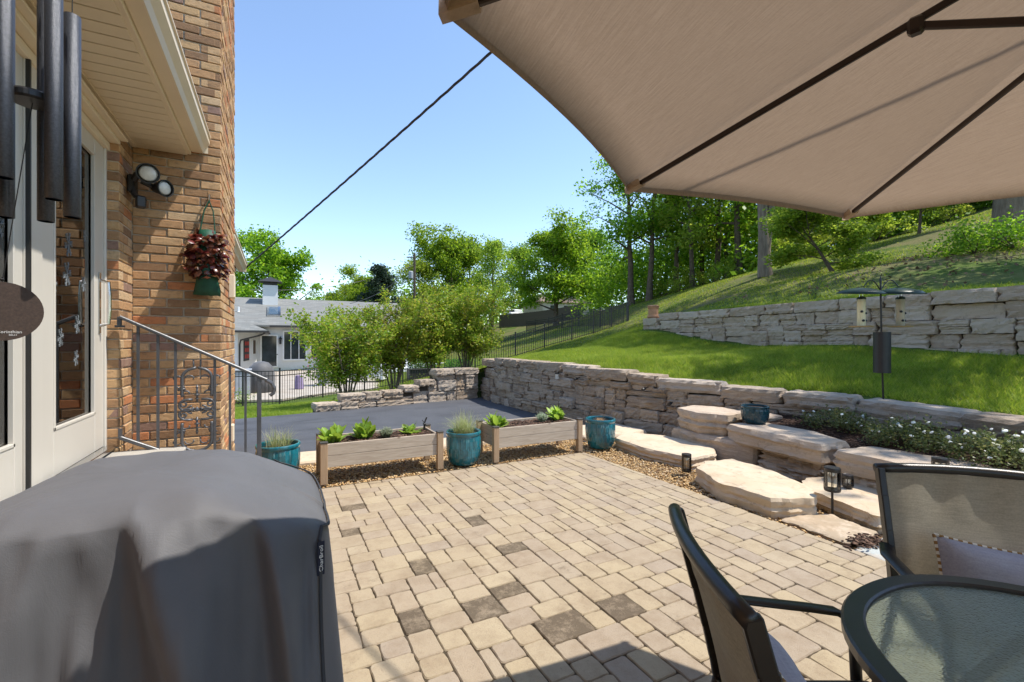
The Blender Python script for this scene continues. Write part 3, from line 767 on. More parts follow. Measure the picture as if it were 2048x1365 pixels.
nb += brick_face((-.62, YE), (0, 1), 2.6, -.2, 2.6, False, None, 7, (1, 0))                    # wall behind the chimney
b = MB(); b.box(((XW + XC) / 2 - .3, (YR + YE) / 2 + .01, 3.25), (XC - XW + .6 - .016, YE - YR - .004, 6.7)); b.build('mortar', M['mortar'], house)
b = MB(); b.box((XW - .2, (YJ + YR) / 2 + .012, 1.5), (.384, YR - YJ + .008, 3.0)); b.build('mortar', M['mortar'], house)
b = MB(); b.box((XW - .2 - .008, .52, 2.93), (.384, 7.0, .14)); b.build('mortar', M['mortar'], house)
b = MB(); b.box((XW - .2 - .008, -.58, 1.43), (.384, 4.84, 2.86)); b.build('mortar', M['mortar'], house)
b = MB(); b.box((-.62 - .2 - .008, YE + 1.32, 1.2), (.384, 2.56, 2.8)); b.build('mortar', M['mortar'], house)
# soffit boards, fascia, gutter, roof edge
ys_ = -3.0
bmesh_ = MB().add(*cbox(.335 / 2, .047, .006, .002)).mesh('soffit_board')
while ys_ < YR - .02:
    link('soffit_board', bmesh_, M['trim'], house, (XW + .172 - house.location[0], ys_ + .05 - house.location[1], 2.962)); ys_ += .102
b = MB(); b.box((XW + .015, .66, 2.951), (.028, 7.3, .012), .002); b.build('soffit_moulding', M['trim'], house)
b = MB(); b.box((XW + .17, .66, 2.985), (.33, 7.3, .02)); b.build('soffit_backing', M['mortar'], house)
b = MB(); b.box((-.607, .66, 3.06), (.034, 7.33, .20), .003); b.build('fascia', M['trim'], house)
def gutter(x, y0, y1, z, cap=True):
    prof = [(0, .13), (0, 0), (.075, 0), (.088, .035), (.118, .075), (.118, .118), (.128, .122), (.128, .132), (.108, .132), (.108, .08), (.078, .04), (.070, .008), (.006, .008), (.006, .13)]
    V = [(x + p, y, z + q) for y in (y0, y1) for p, q in prof]; n = len(prof)
    F = [(i, (i + 1) % n, n + (i + 1) % n, n + i) for i in range(n)] + [tuple(range(n)), tuple(range(2 * n - 1, n - 1, -1))]
    g = MB().add(V, F)
    if cap: g.box((x + .055, y1 - .004, z + .06), (.105, .004, .115))
    return g
gutter(-.588, -3, YR - .012, 2.985).build('gutter', M['trim'], house, fix=True)
M['shingle'] = plain('shingle', (.12, .11, .10), .95, var=.4, scale=20, bump=.8, bscale=60)
b = MB(); b.add([(-.50, -3, 3.13), (-.50, YR, 3.13), (-4.0, YR, 4.9), (-4.0, -3, 4.9), (-.50, -3, 3.10), (-.50, YR, 3.10), (-4.0, YR, 4.87), (-4.0, -3, 4.87)], [(0, 1, 2, 3), (7, 6, 5, 4), (0, 4, 5, 1), (1, 5, 6, 2), (2, 6, 7, 3), (3, 7, 4, 0)]); b.build('roof', M['shingle'], house)
# eave behind the chimney
gutter(-.53, YE, 8.42, 2.60).build('gutter', M['trim'], house, fix=True)
b = MB(); b.box((-.57, 7.08, 2.68), (.03, 2.68, .18)); b.box((-.6, 7.08, 2.61), (.05, 2.66, .012)); b.build('fascia', M['trim'], house)
b = MB(); b.add([(-.46, YE, 2.75), (-.46, 8.45, 2.75), (-4.0, 8.45, 4.5), (-4.0, YE, 4.5), (-.46, YE, 2.72), (-.46, 8.45, 2.72), (-4.0, 8.45, 4.47), (-4.0, YE, 4.47)], [(0, 1, 2, 3), (7, 6, 5, 4), (0, 4, 5, 1), (1, 5, 6, 2), (2, 6, 7, 3), (3, 7, 4, 0)]); b.build('roof', M['shingle'], house)
b = MB(); b.box((-.48, 5.35, 1.55), (.16, .02, .30)); 
# electric box and outlet on the chimney side
b = MB(); b.box((XC + .022, 5.1, 2.02), (.05, .12, .22), .006); b.build('meter_box', M['trim'], house)
b = MB(); b.box((XC + .018, 5.12, .62), (.04, .10, .16), .006); b.build('outlet_box', M['trim'], house)
# doors -------------------------------------------------------------
Z0, Z1 = .77, 2.86
m = NT('door_glass')
fr = m.n('Fresnel'); fr.inputs[0].default_value = 2.3
gl = m.n('BsdfGlossy'); gl.inputs['Roughness'].default_value = .01; gl.inputs[0].default_value = (.9, .9, .9, 1)
tr = m.n('BsdfTransparent'); tr.inputs[0].default_value = (.55, .57, .56, 1); mx = m.n('MixShader')
m.l(fr.outputs[0], mx.inputs[0]); m.l(tr.outputs[0], mx.inputs[1]); m.l(gl.outputs[0], mx.inputs[2]); m.l(mx.outputs[0], m.t.nodes['Material Output'].inputs[0]); M['glass'] = m.m
M['cling'] = plain('window_cling', (.24, .26, .27), .3, var=.1)
def door_leaf(y0, y1, g0, g1, label):
    d = bpy.data.objects.new('door', None); C.objects.link(d); d.parent = house; d['label'] = label
    d.location = (XD - house.location[0], (y0 + y1) / 2 - house.location[1], Z0)
    for (a, e) in ((y0, g0), (g1, y1)):
        b = MB(); b.box((XD - .02, (a + e) / 2, (Z0 + 2.80) / 2 + .01), (.045, e - a - .002, 2.80 - Z0 - .02), .003); b.build('stile', M['door'], d)
    b = MB(); b.box((XD - .02, (g0 + g1) / 2, (Z0 + .02 + 1.03) / 2), (.044, g1 - g0 - .002, 1.03 - Z0 - .02), .002); b.build('bottom_rail', M['door'], d)
    b = MB(); b.box((XD - .02, (g0 + g1) / 2, 2.75), (.044, g1 - g0 - .002, .10), .002); b.build('top_rail', M['door'], d)
    b = MB()
    for (yy, zz, sy, sz) in ((g0 + .008, 1.865, .016, 1.67), (g1 - .008, 1.865, .016, 1.67), ((g0 + g1) / 2, 1.038, g1 - g0, .016), ((g0 + g1) / 2, 2.692, g1 - g0, .016)):
        b.box((XD - .004, yy, zz), (.020, sy, sz), .002)
    b.build('glazing_bead', M['door'], d)
    b = MB(); b.box((XD - .022, (g0 + g1) / 2, 1.865), (.008, g1 - g0 - .004, 1.67)); b.build('pane', M['glass'], d)
    return d
dR = door_leaf(3.06, 3.985, 3.215, 3.82, 'right white glass door with pull handle')
dL = door_leaf(1.93, 2.885, 2.09, 2.81, 'left white glass door')
b = MB(); b.tube([(XD + .003, 3.90, 1.60), (XD + .05, 3.90, 1.615), (XD + .055, 3.90, 1.70), (XD + .055, 3.90, 1.80), (XD + .05, 3.90, 1.885), (XD + .003, 3.90, 1.90)], .011, 8)
b.box((XD + .006, 3.90, 1.75), (.006, .035, .40), .002); b.build('handle', M['chrome'], dR, smooth=False)
fr_ = bpy.data.objects.new('door_frame', None); C.objects.link(fr_); fr_.parent = house; fr_.location = (XD - house.location[0], 3 - house.location[1], Z0)
for (yy, sy) in ((2.972, .170), (1.89, .075), (4.003, .034)):
    b = MB(); b.box((XD + .012 - .03, yy, 1.82), (.062, sy, 2.10), .004); b.build('post', M['door'], fr_)
b = MB(); b.box((XD + .016, 2.895, 1.8), (.02, .014, 2.05)); b.build('weather_strip', M['black_metal'], fr_)
b = MB(); b.box((XD - .012, 2.95, 2.825), (.08, 2.18, .05), .004); b.box((XD + .02, 2.95, 2.868), (.12, 2.18, .03), .004); b.box((XD + .045, 2.95, 2.89), (.15, 2.19, .014), .003); b.build('head_moulding', M['trim'], fr_)
b = MB(); b.box((XD - .01, 2.95, Z0 + .006), (.14, 2.16, .028), .004); b.build('threshold', M['chrome'], fr_)
# snowflake clings on the panes
def flake(y, z, s, door, stretch=1.3):
    f = MB()
    for k in range(6):
        a = k * math.pi / 3 + .2
        f.bar((XD - .0165, y, z), (XD - .0165, y + math.cos(a) * s, z + math.sin(a) * s * stretch), .0014, s * .07, up=(1, 0, 0))
        for q in (.45, .72):
            for sg in (-1, 1):
                c0 = (XD - .0165, y + math.cos(a) * s * q, z + math.sin(a) * s * q * stretch)
                f.bar(c0, (c0[0], c0[1] + math.cos(a + sg * .9) * s * .3, c0[2] + math.sin(a + sg * .9) * s * .3 * stretch), .0012, s * .05, up=(1, 0, 0))
    f.build('window_cling', M['cling'], door)
for (y, z, s) in ((3.27, 2.18, .045), (3.47, 2.05, .075), (3.45, 1.88, .075), (3.28, 1.80, .05), (3.70, 1.85, .05), (3.36, 1.52, .055), (3.60, 1.60, .06), (3.58, 1.40, .05), (3.72, 2.15, .04)): flake(y, z, s * .75, dR)
flake(2.73, 2.0, .05, dL); flake(2.55, 1.75, .05, dL)
# the dim room behind the glass
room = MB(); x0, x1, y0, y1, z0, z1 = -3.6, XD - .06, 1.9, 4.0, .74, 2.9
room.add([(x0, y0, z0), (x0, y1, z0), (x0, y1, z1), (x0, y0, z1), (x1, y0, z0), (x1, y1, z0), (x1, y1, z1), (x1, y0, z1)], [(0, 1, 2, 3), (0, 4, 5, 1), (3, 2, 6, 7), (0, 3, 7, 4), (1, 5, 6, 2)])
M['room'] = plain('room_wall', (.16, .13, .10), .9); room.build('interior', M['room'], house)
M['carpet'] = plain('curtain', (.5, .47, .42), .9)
b = MB(); b.tube([(-1.25, 3.1, 1.0), (-1.25, 3.1, 2.8)], .05, 8); b.tube([(-1.27, 2.2, 1.0), (-1.27, 2.2, 2.8)], .06, 8); b.build('curtain', M['carpet'], house)
# stoop and steps (mostly behind the covered grill)
M['concrete'] = ground_mat('concrete', [(.3, (.36, .33, .29)), (.7, (.46, .43, .38))], 6, .4, 120)
b = MB(); b.box((-.80, 3.05, .373), (.455, 1.92, .742), .008); b.build('stoop', M['concrete'], house)
for k, (xa, zt) in enumerate(((-.57, .56), (-.37, .375), (-.17, .19))):
    b = MB(); b.box((xa + .10, 3.05, zt / 2 + .001), (.197, 1.92, zt), .008); b.build('step', M['concrete'], house)

# ------------------------------------------------------------------ stair railing
rail = thing('stair_railing', 'dark grey iron stair railing with scrolled cast panel by the brick wall', 'railing', (-.5, 3.98, .2))
YA = 3.975; xa, za = -.945, 1.665; xb, zb = -.06, 1.20; sl_ = (zb - za) / (xb - xa)
def zt(x): return za + (x - xa) * sl_
def zbm(x): return .845 + (x - xa) * sl_
b = MB(); b.bar((xa, YA, zt(xa)), (xb, YA, zt(xb)), .040, .022, .005)
b.tube([(xb - .01, YA, zt(xb)), (xb + .03, YA, zt(xb) - .025), (xb + .048, YA, zt(xb) - .065), (xb + .040, YA, zt(xb) - .105), (xb + .018, YA, zt(xb) - .12)], .014, 8, squash=1.0)
b.bar((xa, YA, zt(xa) + .0), (xa, YA, zt(xa) - .06), .022, .022); b.box((xa, YA + .01, zt(xa) - .065), (.05, .03, .014)); b.build('handrail', M['rail'], rail)
b = MB(); b.bar((xa + .004, YA, .905), (xa + .004, YA, .845), .024, .018); b.bar((xa, YA, zbm(xa)), (xb, YA, zbm(xb)), .026, .026, .004); b.build('bottom_rail', M['rail'], rail)
for x in (-.845, -.735, -.635, -.400, -.305, -.205):
    b = MB(); b.bar((x, YA, zbm(x)), (x, YA, zt(x)), .016, .016); b.build('baluster', M['rail'], rail)
b = MB(); b.bar((-.115, YA, .19), (-.115, YA, zt(-.115)), .030, .030, .003); b.build('newel_post', M['rail'], rail)
# scroll panel
xc = -.508; zc = (zt(xc) + zbm(xc)) / 2 - .02
sc = MB(); HH = .285
def cu(pts, r=.0075): sc.tube([(xc + p * 1.32, YA, zc + q * 1.10) for p, q in pts], r * 1.2, 7)
def arc(cx, cz, r, a0, a1, n=9, sx=1, k=0.0):
    return [((cx + (r - k * i / n) * math.cos(R(lerp(a0, a1, i / n)))) * sx, cz + (r - k * i / n) * math.sin(R(lerp(a0, a1, i / n)))) for i in range(n + 1)]
for sx in (-1, 1):
    for sz in (-1, 1):
        fl_ = lambda P: [(p, q * sz) for p, q in P]
        cu(fl_([(.004 * sx, .275), (.022 * sx, .268)] + arc(.0, .205, .068, 60, 0, 8, sx) + [(.068 * sx, .10), (.066 * sx, .085)]), .009)
        cu(fl_(arc(.045, .030, .036, -150, 90, 10, sx) + [(.02 * sx, .066)]), .0075)          # big C scroll
        cu(fl_(arc(.062, .034, .017, 60, 400, 9, sx, .008)), .0055)
        cu(fl_(arc(.022, .0, .024, 90, 0, 5, sx)), .006)
        cu(fl_(arc(.035, .205, .020, 0, 200, 6, sx)), .004)
        cu(fl_(arc(.088, .205, .018, 180, -20, 6, sx)), .004)
        cu(fl_(arc(.05, .105, .022, -30, 190, 7, sx, .006)), .005)
        cu(fl_([(.055 * sx, .15), (.085 * sx, .145), (.092 * sx, .155)]), .005)
        cu(fl_([(.052 * sx, .137), (.087 * sx, .131)]), .007)
for sz in (-1, 1):
    cu([(0, .05 * sz), (0, .16 * sz)], .006)
    for q, r in ((.07, .016), (.095, .02), (.12, .014), (.145, .012), (.16, .007)):
        sc.lathe([(0, -r * .6), (r, 0), (0, r * .6)], (xc, YA, zc + q * sz * 1.1), 8)
    for sx in (-1, 1):
        sc.tube([(xc + .02 * sx, YA, zc + .29 * sz), (xc + .022 * sx, YA, zc + (.36 if sz > 0 else .33) * sz)], .006, 6)
sc.lathe([(0, -.02), (.022, 0), (0, .02)], (xc, YA, zc), 8)
sc.build('scroll_panel', M['rail'], rail, smooth=True)

# ------------------------------------------------------------------ twin floodlight
fl1 = thing('floodlight', 'black twin-lamp floodlight under the soffit on the brick wall', 'light', (-.93, 4.20, 2.45))
b = MB(); b.box((-.93, 4.22, 2.64), (.045, .10, .13), .01); b.tube([(-.925, 4.2, 2.66), (-.89, 4.16, 2.70), (-.84, 4.15, 2.70)], .024, 8); b.tube([(-.925, 4.2, 2.62), (-.91, 4.17, 2.56), (-.87, 4.16, 2.52)], .018, 8); b.build('bracket', M['black_metal'], fl1)
b = MB(); b.box((-.865, 4.14, 2.50), (.06, .06, .085), .01, .3); b.build('motion_sensor', M['black_metal'], fl1)
M['lamp_glass'] = plain('lamp_glass', (.62, .60, .54), .25, 0, .6, var=.15, scale=25)
def lamp(c, d, r):
    d = Vector(d).normalized(); q = d.to_track_quat('Z', 'Y').to_matrix(); c = Vector(c)
    prof = [(.02, -.10), (.030, -.085), (r * .75, -.03), (r, .012), (r, .022), (r * .9, .022), (r * .86, .004), (0, .002)]
    h = MB(); h.lathe(prof, n=20); h.v = [tuple(q @ Vector(p) + c) for p in h.v]; o = h.build('lamp_head', M['black_metal'], fl1, smooth=False)
    g = MB(); g.lathe([(r * .87, .004), (r * .6, .016), (r * .25, .020), (0, .021)], n=20); g.v = [tuple(q @ Vector(p) + c) for p in g.v]; g.build('lens', M['lamp_glass'], o, smooth=True)
lamp((-.815, 4.10, 2.70), (.15, -.95, -.12), .070); lamp((-.735, 4.16, 2.625), (.75, -.65, -.1), .062)
b = MB(); b.tube([(-.87, 4.17, 2.66), (-.82, 4.19, 2.64), (-.77, 4.19, 2.63)], .018, 8); b.build('arm', M['black_metal'], fl1)

# ------------------------------------------------------------------ hanging begonia in a green pouch
hp = thing('hanging_plant', 'red-leaved begonia in a green fabric pouch hanging on the brick corner', 'hanging plant', (-.46, 4.26, 1.85))
M['pouch'] = plain('pouch_fabric', (.006, .060, .032), .6, var=.3, scale=20, bump=.4, bscale=60)
M['begonia'] = leaf_mat('begonia_leaf', [(.10, .028, .014), (.17, .035, .022), (.075, .045, .015), (.24, .045, .035), (.11, .05, .02), (.30, .075, .055)], .25, .3, 'obj', .6)
b = MB(); b.tube([(-.47, 4.34, 2.66), (-.47, 4.31, 2.66), (-.47, 4.295, 2.63), (-.47, 4.31, 2.60)], .006, 6); b.build('hook', M['chrome'], hp)
for sx in (-1, 1):
    b = MB(); b.tube([(-.47, 4.30, 2.61), (-.47 + sx * .03, 4.27, 2.52), (-.475 + sx * .052, 4.24, 2.33)], .012, 6, squash=.4); b.build('strap', M['pouch'], hp)
b = MB(); V = []; F = []; N = 14
lv = [(2.36, .055, .03), (2.28, .06, .05), (2.18, .06, .065), (2.08, .065, .075), (1.98, .07, .075), (1.90, .085, .05), (1.855, .092, .018)]
for (z, hx, hy) in lv:
    for k in range(N):
        a = 2 * math.pi * k / N; V.append((-.475 + hx * math.cos(a) * random.uniform(.95, 1.05), 4.235 + hy * math.sin(a), z + random.uniform(-.004, .004)))
for j in range(len(lv) - 1):
    for k in range(N): F.append((j * N + k, (j + 1) * N + k, (j + 1) * N + (k + 1) % N, j * N + (k + 1) % N))
F.append(tuple(range(N))); F.append(tuple((len(lv) - 1) * N + k for k in range(N - 1, -1, -1)))
b.add(V, F); b.build('pouch', M['pouch'], hp, smooth=True)
bl = []
for s in range(3):
    q = MB(); n = 9; V = [(0, 0.012, .008)]; 
    for k in range(n):
        a = 2 * math.pi * k / n; r_ = .025 * (1 + .12 * math.sin(3 * a + s)); V.append((r_ * math.cos(a), r_ * math.sin(a) * 1.1 + .012, random.uniform(-.004, .004) - .004))
    q.add(V, [(0, k, k % n + 1) for k in range(1, n + 1)]); bl.append(q.mesh('leaf', True))
for k in range(210):
    a = random.uniform(-math.pi, math.pi); h = random.uniform(1.98, 2.33); rad = (.085 + .055 * math.sin((h - 1.95) / .4 * math.pi)) * random.uniform(.6, 1.15)
    off = (-.475 + rad * math.cos(a) * 1.15, min(4.32, 4.225 + rad * math.sin(a) * .9), h)
    o = link('leaf', bl[k % 3], M['begonia'], hp, tuple(off[i] - hp.location[i] for i in range(3)), (random.uniform(-.5, 1.3), random.uniform(-.7, .7), a + math.pi / 2 + random.uniform(-.9, .9)), (random.uniform(.7, 1.25),) * 3)

for k in range(70):
    a = -math.pi / 2 + random.uniform(-1.2, 1.2); h = random.uniform(2.0, 2.30); rad = random.uniform(.085, .13)
    off = (-.475 + rad * math.cos(a) * 1.1, 4.225 + rad * math.sin(a) * .8, h)
    link('leaf', bl[k % 3], M['begonia'], hp, tuple(off[i] - hp.location[i] for i in range(3)), (random.uniform(.3, 1.2), random.uniform(-.6, .6), a + math.pi / 2 + random.uniform(-.9, .9)), (random.uniform(.7, 1.25),) * 3)
# ------------------------------------------------------------------ wind chime
wc = thing('wind_chime', 'large black tube wind chime hanging from the eave with a round brown sail', 'wind chime', (-.523, 1.51, 1.45))
cx, cy = -.523, 1.51
M['chime'] = plain('chime_powdercoat', (.06, .063, .072), .36, .5, .5, var=.25, scale=200, bump=.35, bscale=700)
M['sail'] = plain('sail_resin', (.060, .038, .028), .6, var=.25, scale=200)
M['cord'] = plain('cord', (.02, .02, .02), .8)
ringr = .070; e1, e2 = (.945, .328), (.328, -.945)
spec = [(130, 1.87, 2.52), (60, 1.837, 2.50), (10, 1.81, 2.315), (290, 1.805, 2.45), (230, 1.80, 2.42), (190, 1.83, 2.48)]
for a, zl, zh in spec:
    x, y = cx + ringr * (math.cos(R(a)) * e1[0] + math.sin(R(a)) * e2[0]), cy + ringr * (math.cos(R(a)) * e1[1] + math.sin(R(a)) * e2[1]); b = MB()
    b.lathe([(.0155, 0), (.0165, .001), (.0165, zh - zl), (.0135, zh - zl), (.0135, .002), (.0155, 0)], (x, y, zl), 24); b.build('tube', M['chime'], wc, smooth=True, fix=True)
    b = MB(); b.tube([(x, y, zh), (x, y, 2.66)], .0012, 4); b.build('cord', M['cord'], wc)
b = MB(); b.lathe([(0, -.011), (.040, -.011), (.044, -.006), (.044, .006), (.040, .011), (0, .011)], (cx, cy, 2.085), 28); b.build('clapper', M['black_metal'], wc, smooth=False)
b = MB(); b.lathe([(0, -.012), (.085, -.012), (.09, 0), (.085, .012), (0, .012)], (cx, cy, 2.67), 28); b.build('top_platform', M['black_metal'], wc)
b = MB(); b.tube([(cx, cy, 2.68), (cx, cy, 2.85), (cx, cy, 2.99)], .0022, 5); b.build('hanger', M['cord'], wc)
sd = Vector((FWD[0] - 1.09 * RGT[0], FWD[1] - 1.09 * RGT[1], 0)).normalized()       # the sail hangs facing the patio
sc_ = Vector((-.588, 1.543, 1.572)); rx = Vector((sd.y, -sd.x, 0))
b = MB(); N = 40; rad = .071
V = [sc_ + rx * (rad * math.cos(2 * math.pi * k / N)) + Vector((0, 0, rad * math.sin(2 * math.pi * k / N))) + sd * t for t in (-.003, .003) for k in range(N)]
b.add(V, [tuple(range(N)), tuple(range(2 * N - 1, N - 1, -1))] + [(k, k + N, (k + 1) % N + N, (k + 1) % N) for k in range(N)])
sail = b.build('sail', M['sail'], wc, fix=True)
b = MB(); b.tube([(cx, cy, 2.075), tuple(sc_ + Vector((0, 0, rad - .006)))], .0012, 5); b.lathe([(0, -.006), (.005, 0), (0, .006)], tuple(sc_ + Vector((0, 0, rad + .006))), 8); b.build('cord', M['cord'], wc)
M['print'] = plain('print_white', (.75, .73, .70), .7, var=.02)
rot = Matrix((rx, Vector((0, 0, 1)), -sd)).transposed().to_euler()
for txt, sz, dx, dz in (('Corinthian', .0098, .012, -.050), ('BELLS', .0055, .018, -.0575)):
    me = text_mesh(txt, sz, .0002); p = sc_ - sd * .0036 + Vector((0, 0, dz)) + rx * dx
    link('lettering', me, M['print'], sail, tuple(p - wc.location - sail.location), tuple(rot))
from mathutils import noise as mnoise
# ------------------------------------------------------------------ grill under a fabric cover
gr = thing('covered_grill', 'barbecue grill under a dark grey fabric cover in the left foreground', 'grill', (-.30, 1.46, 0))
m = NT('cover_cloth'); v = m.coord(space='Object')
m.col(m.ramp(m.noise(v, 3, 5), [(.3, (.088, .086, .090)), (.7, (.118, .115, .120))])); m.set(.62, 0, .35)
h = m.math('ADD', m.math('MULTIPLY', m.noise(v, 5, 3, .5, .4), .7), m.math('ADD', m.noise(m.coord((500, 30, 500)), 1), m.noise(m.coord((30, 500, 30)), 1)))
m.bump(h, .10, .010); m.p.inputs['Sheen Weight'].default_value = .15; M['cover'] = m.m
GX, GY, HX, HY = -.30, 1.455, .425, .295
def Ttop(x):
    a = abs(x - GX)
    return float(np.interp(a, [0, .15, .22, .36, .405, .43], [1.168, 1.165, 1.140, 1.070, 1.045, 1.015]))
NA = 420; rows = []
def rim(k):
    a = 2 * math.pi * k / NA; e = 5.0
    c_, s_ = math.cos(a), math.sin(a); q = (abs(c_) ** e + abs(s_) ** e) ** (-1 / e)
    return c_ * q, s_ * q
folds = [(-.235, .30, .050, .105), (-.020, .16, .040, .085), (-.52, -.12, .05, .045), (.085, .02, .03, .045), (-.40, -.30, .03, .034), (-.15, .55, .024, .030), (-.62, 0, .04, .045), (-.33, .45, .020, .016), (-.20, -.55, .02, .016), (-.09, -.35, .022, .022), (-.46, .5, .022, .018)]
V = []
levels = [('top', t) for t in (0, .2, .4, .58, .74, .86, .94, 1.0)] + [('side', t) for t in (.02, .05, .09, .14, .2, .27, .34, .41, .48, .55, .62, .69, .76, .83, .9, .96, 1.0)]
for kind, t in levels:
    for k in range(NA):
        ux, uy = rim(k)
        if kind == 'top':
            x = GX + HX * ux * t; y = GY + HY * uy * t
            z = Ttop(x) - .035 * max(0, abs(uy) * t - .75) ** 2 * 8
            z += .010 * mnoise.noise(Vector((x * 6, y * 6, 1.3))) + .003 * mnoise.noise(Vector((x * 17, y * 17, 4)))
            if uy < 0 and t > .7: z -= .016 * abs(math.sin(x * 15 + .7)) ** .6 * ((t - .7) / .3) ** 2
        else:
            x0 = GX + HX * ux; y0 = GY + HY * uy; zt_ = Ttop(x0) - .018
            z = lerp(zt_, .05, t)
            fl = 1 + .045 * t + .02 * math.sqrt(min(1, t * 12))
            x = GX + HX * ux * fl; y = GY + HY * uy * (1 + .30 * t + .03 * math.sqrt(min(1, t * 12)))
            amp = min(1, t * 8)
            if uy < -.5:
                for (fx, tilt, wd, A) in folds:
                    wd = wd * (.7 + 1.8 * t)
                    xx = fx + tilt * (1.1 - z)
                    q_ = (x - xx) / wd; y -= 1.35 * A * amp * (max(0, 1 - abs(q_) * .36) if q_ > 0 else max(0, 1 - abs(q_) * 1.25)) * (1 - .25 * t)
                y += .016 * amp
            ang = math.atan2(uy, ux); s_ = ang * 3.3
            d = amp * (.010 * math.sin(s_ * 3.1 + 2 * t) + .008 * math.sin(s_ * 5.7 - 3 * t + 1)) * (.4 + t) + .014 * amp * mnoise.noise(Vector((x * 5, y * 5, z * 4)))
            x += ux * d; y += uy * d
        V.append((x, y, z))
A_ = np.array(V).reshape(len(levels), NA, 3)
for it in range(1): A_[9:] = (np.roll(A_, 1, 1) + 2 * A_ + np.roll(A_, -1, 1))[9:] / 4
A_[10:-1] = (A_[9:-2] + 2 * A_[10:-1] + A_[11:]) / 4
V = [tuple(p) for p in A_.reshape(-1, 3)]
F = []
for j in range(len(levels) - 1):
    for k in range(NA): F.append((j * NA + k, (j + 1) * NA + k, (j + 1) * NA + (k + 1) % NA, j * NA + (k + 1) % NA))
cov = MB().add(V, F); covV = V
cov.build('cover', M['cover'], gr, smooth=True)
# seam with folded edge on the right end
def cv(level, k): return Vector(covV[level * NA + k % NA])
kk = None
best = min(range(NA), key=lambda k: abs(math.degrees(math.atan2(rim(k)[1], rim(k)[0])) + 42))
kb = min(range(NA), key=lambda k: abs(math.degrees(math.atan2(rim(k)[1], rim(k)[0])) - 52))
M['seam'] = plain('seam_tape', (.035, .036, .04), .7)
pts = [cv(j, kb) + Vector((0, 0, .004)) for j in (6, 7)] + [cv(7, k) + Vector((.003, 0, .004)) for k in range(kb - 3, best - NA if best > kb else best, -4)] + [cv(j, best) + Vector((.004, -.004, 0)) for j in range(8, 25)]
b = MB(); b.tube(pts, .0045, 6, squash=.6); b.build('seam', M['seam'], gr)
tagp = cv(9, best) + Vector((.004, -.012, .0)); M['tag'] = plain('label_cloth', (.012, .014, .03), .7)
nrm = Vector((.55, -.80, .15)).normalized(); up_ = Vector((.18, -.05, 1)).normalized(); side_ = up_.cross(nrm).normalized(); up_ = nrm.cross(side_)
mt = Matrix((side_, up_, nrm)).transposed()
q = MB(); q.add([mt @ Vector((a, c_, d)) + tagp for a, c_, d in ((-.010, -.045, 0), (.010, -.045, 0), (.010, .03, 0), (-.010, .03, 0), (-.010, -.045, .002), (.010, -.045, .002), (.010, .03, .002), (-.010, .03, .002))], [(3, 2, 1, 0), (4, 5, 6, 7), (0, 1, 5, 4), (1, 2, 6, 5), (2, 3, 7, 6), (3, 0, 4, 7)])
tg = q.build('tag', M['tag'], gr)
me = text_mesh('CharBroil', .015, .0003); link('lettering', me, M['print'], tg, tuple(tagp + mt @ Vector((0, -.008, .0028)) - gr.location - tg.location), tuple((mt @ Matrix.Rotation(R(90), 3, 'Z')).to_euler()))

# ------------------------------------------------------------------ wooden raised planters
M['cedar'] = wood_mat('weathered_cedar', (.35, .28, .21), (.53, .45, .355), 'X'); M['post'] = wood_mat('cedar_post', (.33, .22, .13), (.46, .33, .21), 'Z', False)
M['cedar_y'] = wood_mat('weathered_cedar_end', (.28, .22, .165), (.42, .35, .27), 'Y')
M['cap'] = plain('post_cap', (.05, .045, .04), .6)
def planter(loc, label):
    p = thing('wooden_planter', label, 'planter', loc, 0, 'cedar planter boxes behind the patio'); L, W = 1.24, .50
    def add(n, mat, *boxes):
        b = MB()
        for bx in boxes: b.box(*bx)
        return b.build(n, M[mat], p, world=False)
    for k in range(2):
        z = .245 + .125 * k - .015
        for y in (-W / 2, W / 2): add('board', 'cedar', ((0, y, z), (L - .02, .022, .122), .003))
        for x in (-L / 2 + .02, L / 2 - .02): add('end_board', 'cedar_y', ((x, 0, z), (.022, W - .03, .122), .003))
    for sx in (-1, 1):
        for sy in (-1, 1):
            o = add('leg', 'post', ((sx * (L / 2 + .012), sy * (W / 2 + .002), .215), (.072, .066, .43), .004)); b = MB(); b.box((sx * (L / 2 + .012), sy * (W / 2 + .002), .437), (.080, .074, .014), .003); b.build('cap', M['cap'], o, world=False)
    add('bottom', 'cedar', ((0, 0, .185), (L - .06, W - .03, .02)))
    xs_ = np.linspace(-L / 2 + .035, L / 2 - .035, 40); yy = np.linspace(-W / 2 + .012, W / 2 - .012, 16)
    zf = lambda X, Y: .385 + .018 * np.sin(X * 14) * np.sin(Y * 21 + X * 5) + rng.uniform(-.008, .008, X.shape)
    link('soil', grid_mesh('soil', xs_, yy, zf), M['soil'], p)
    P = np.c_[rng.uniform(-.57, .57, 700), rng.uniform(-.22, .22, 700), np.full(700, .392)]; V, F = scatter_lumps(P, rng.uniform(.006, .016, 700), .5, 2.6)
    link('soil_chips', mesh_np('soil_chips', V, F), M['chip'], p, kind='stuff')
    return p
planter((1.075, 5.39, 0), 'left weathered cedar planter box on legs, nearer the grill'); planter((3.045, 5.35, 0), 'right weathered cedar planter box on legs, between the two teal pots')
M['lettuce'] = leaf_mat('bright_leaf', [(.17, .29, .03), (.24, .37, .045), (.32, .43, .08)], .45, .4, 'obj')
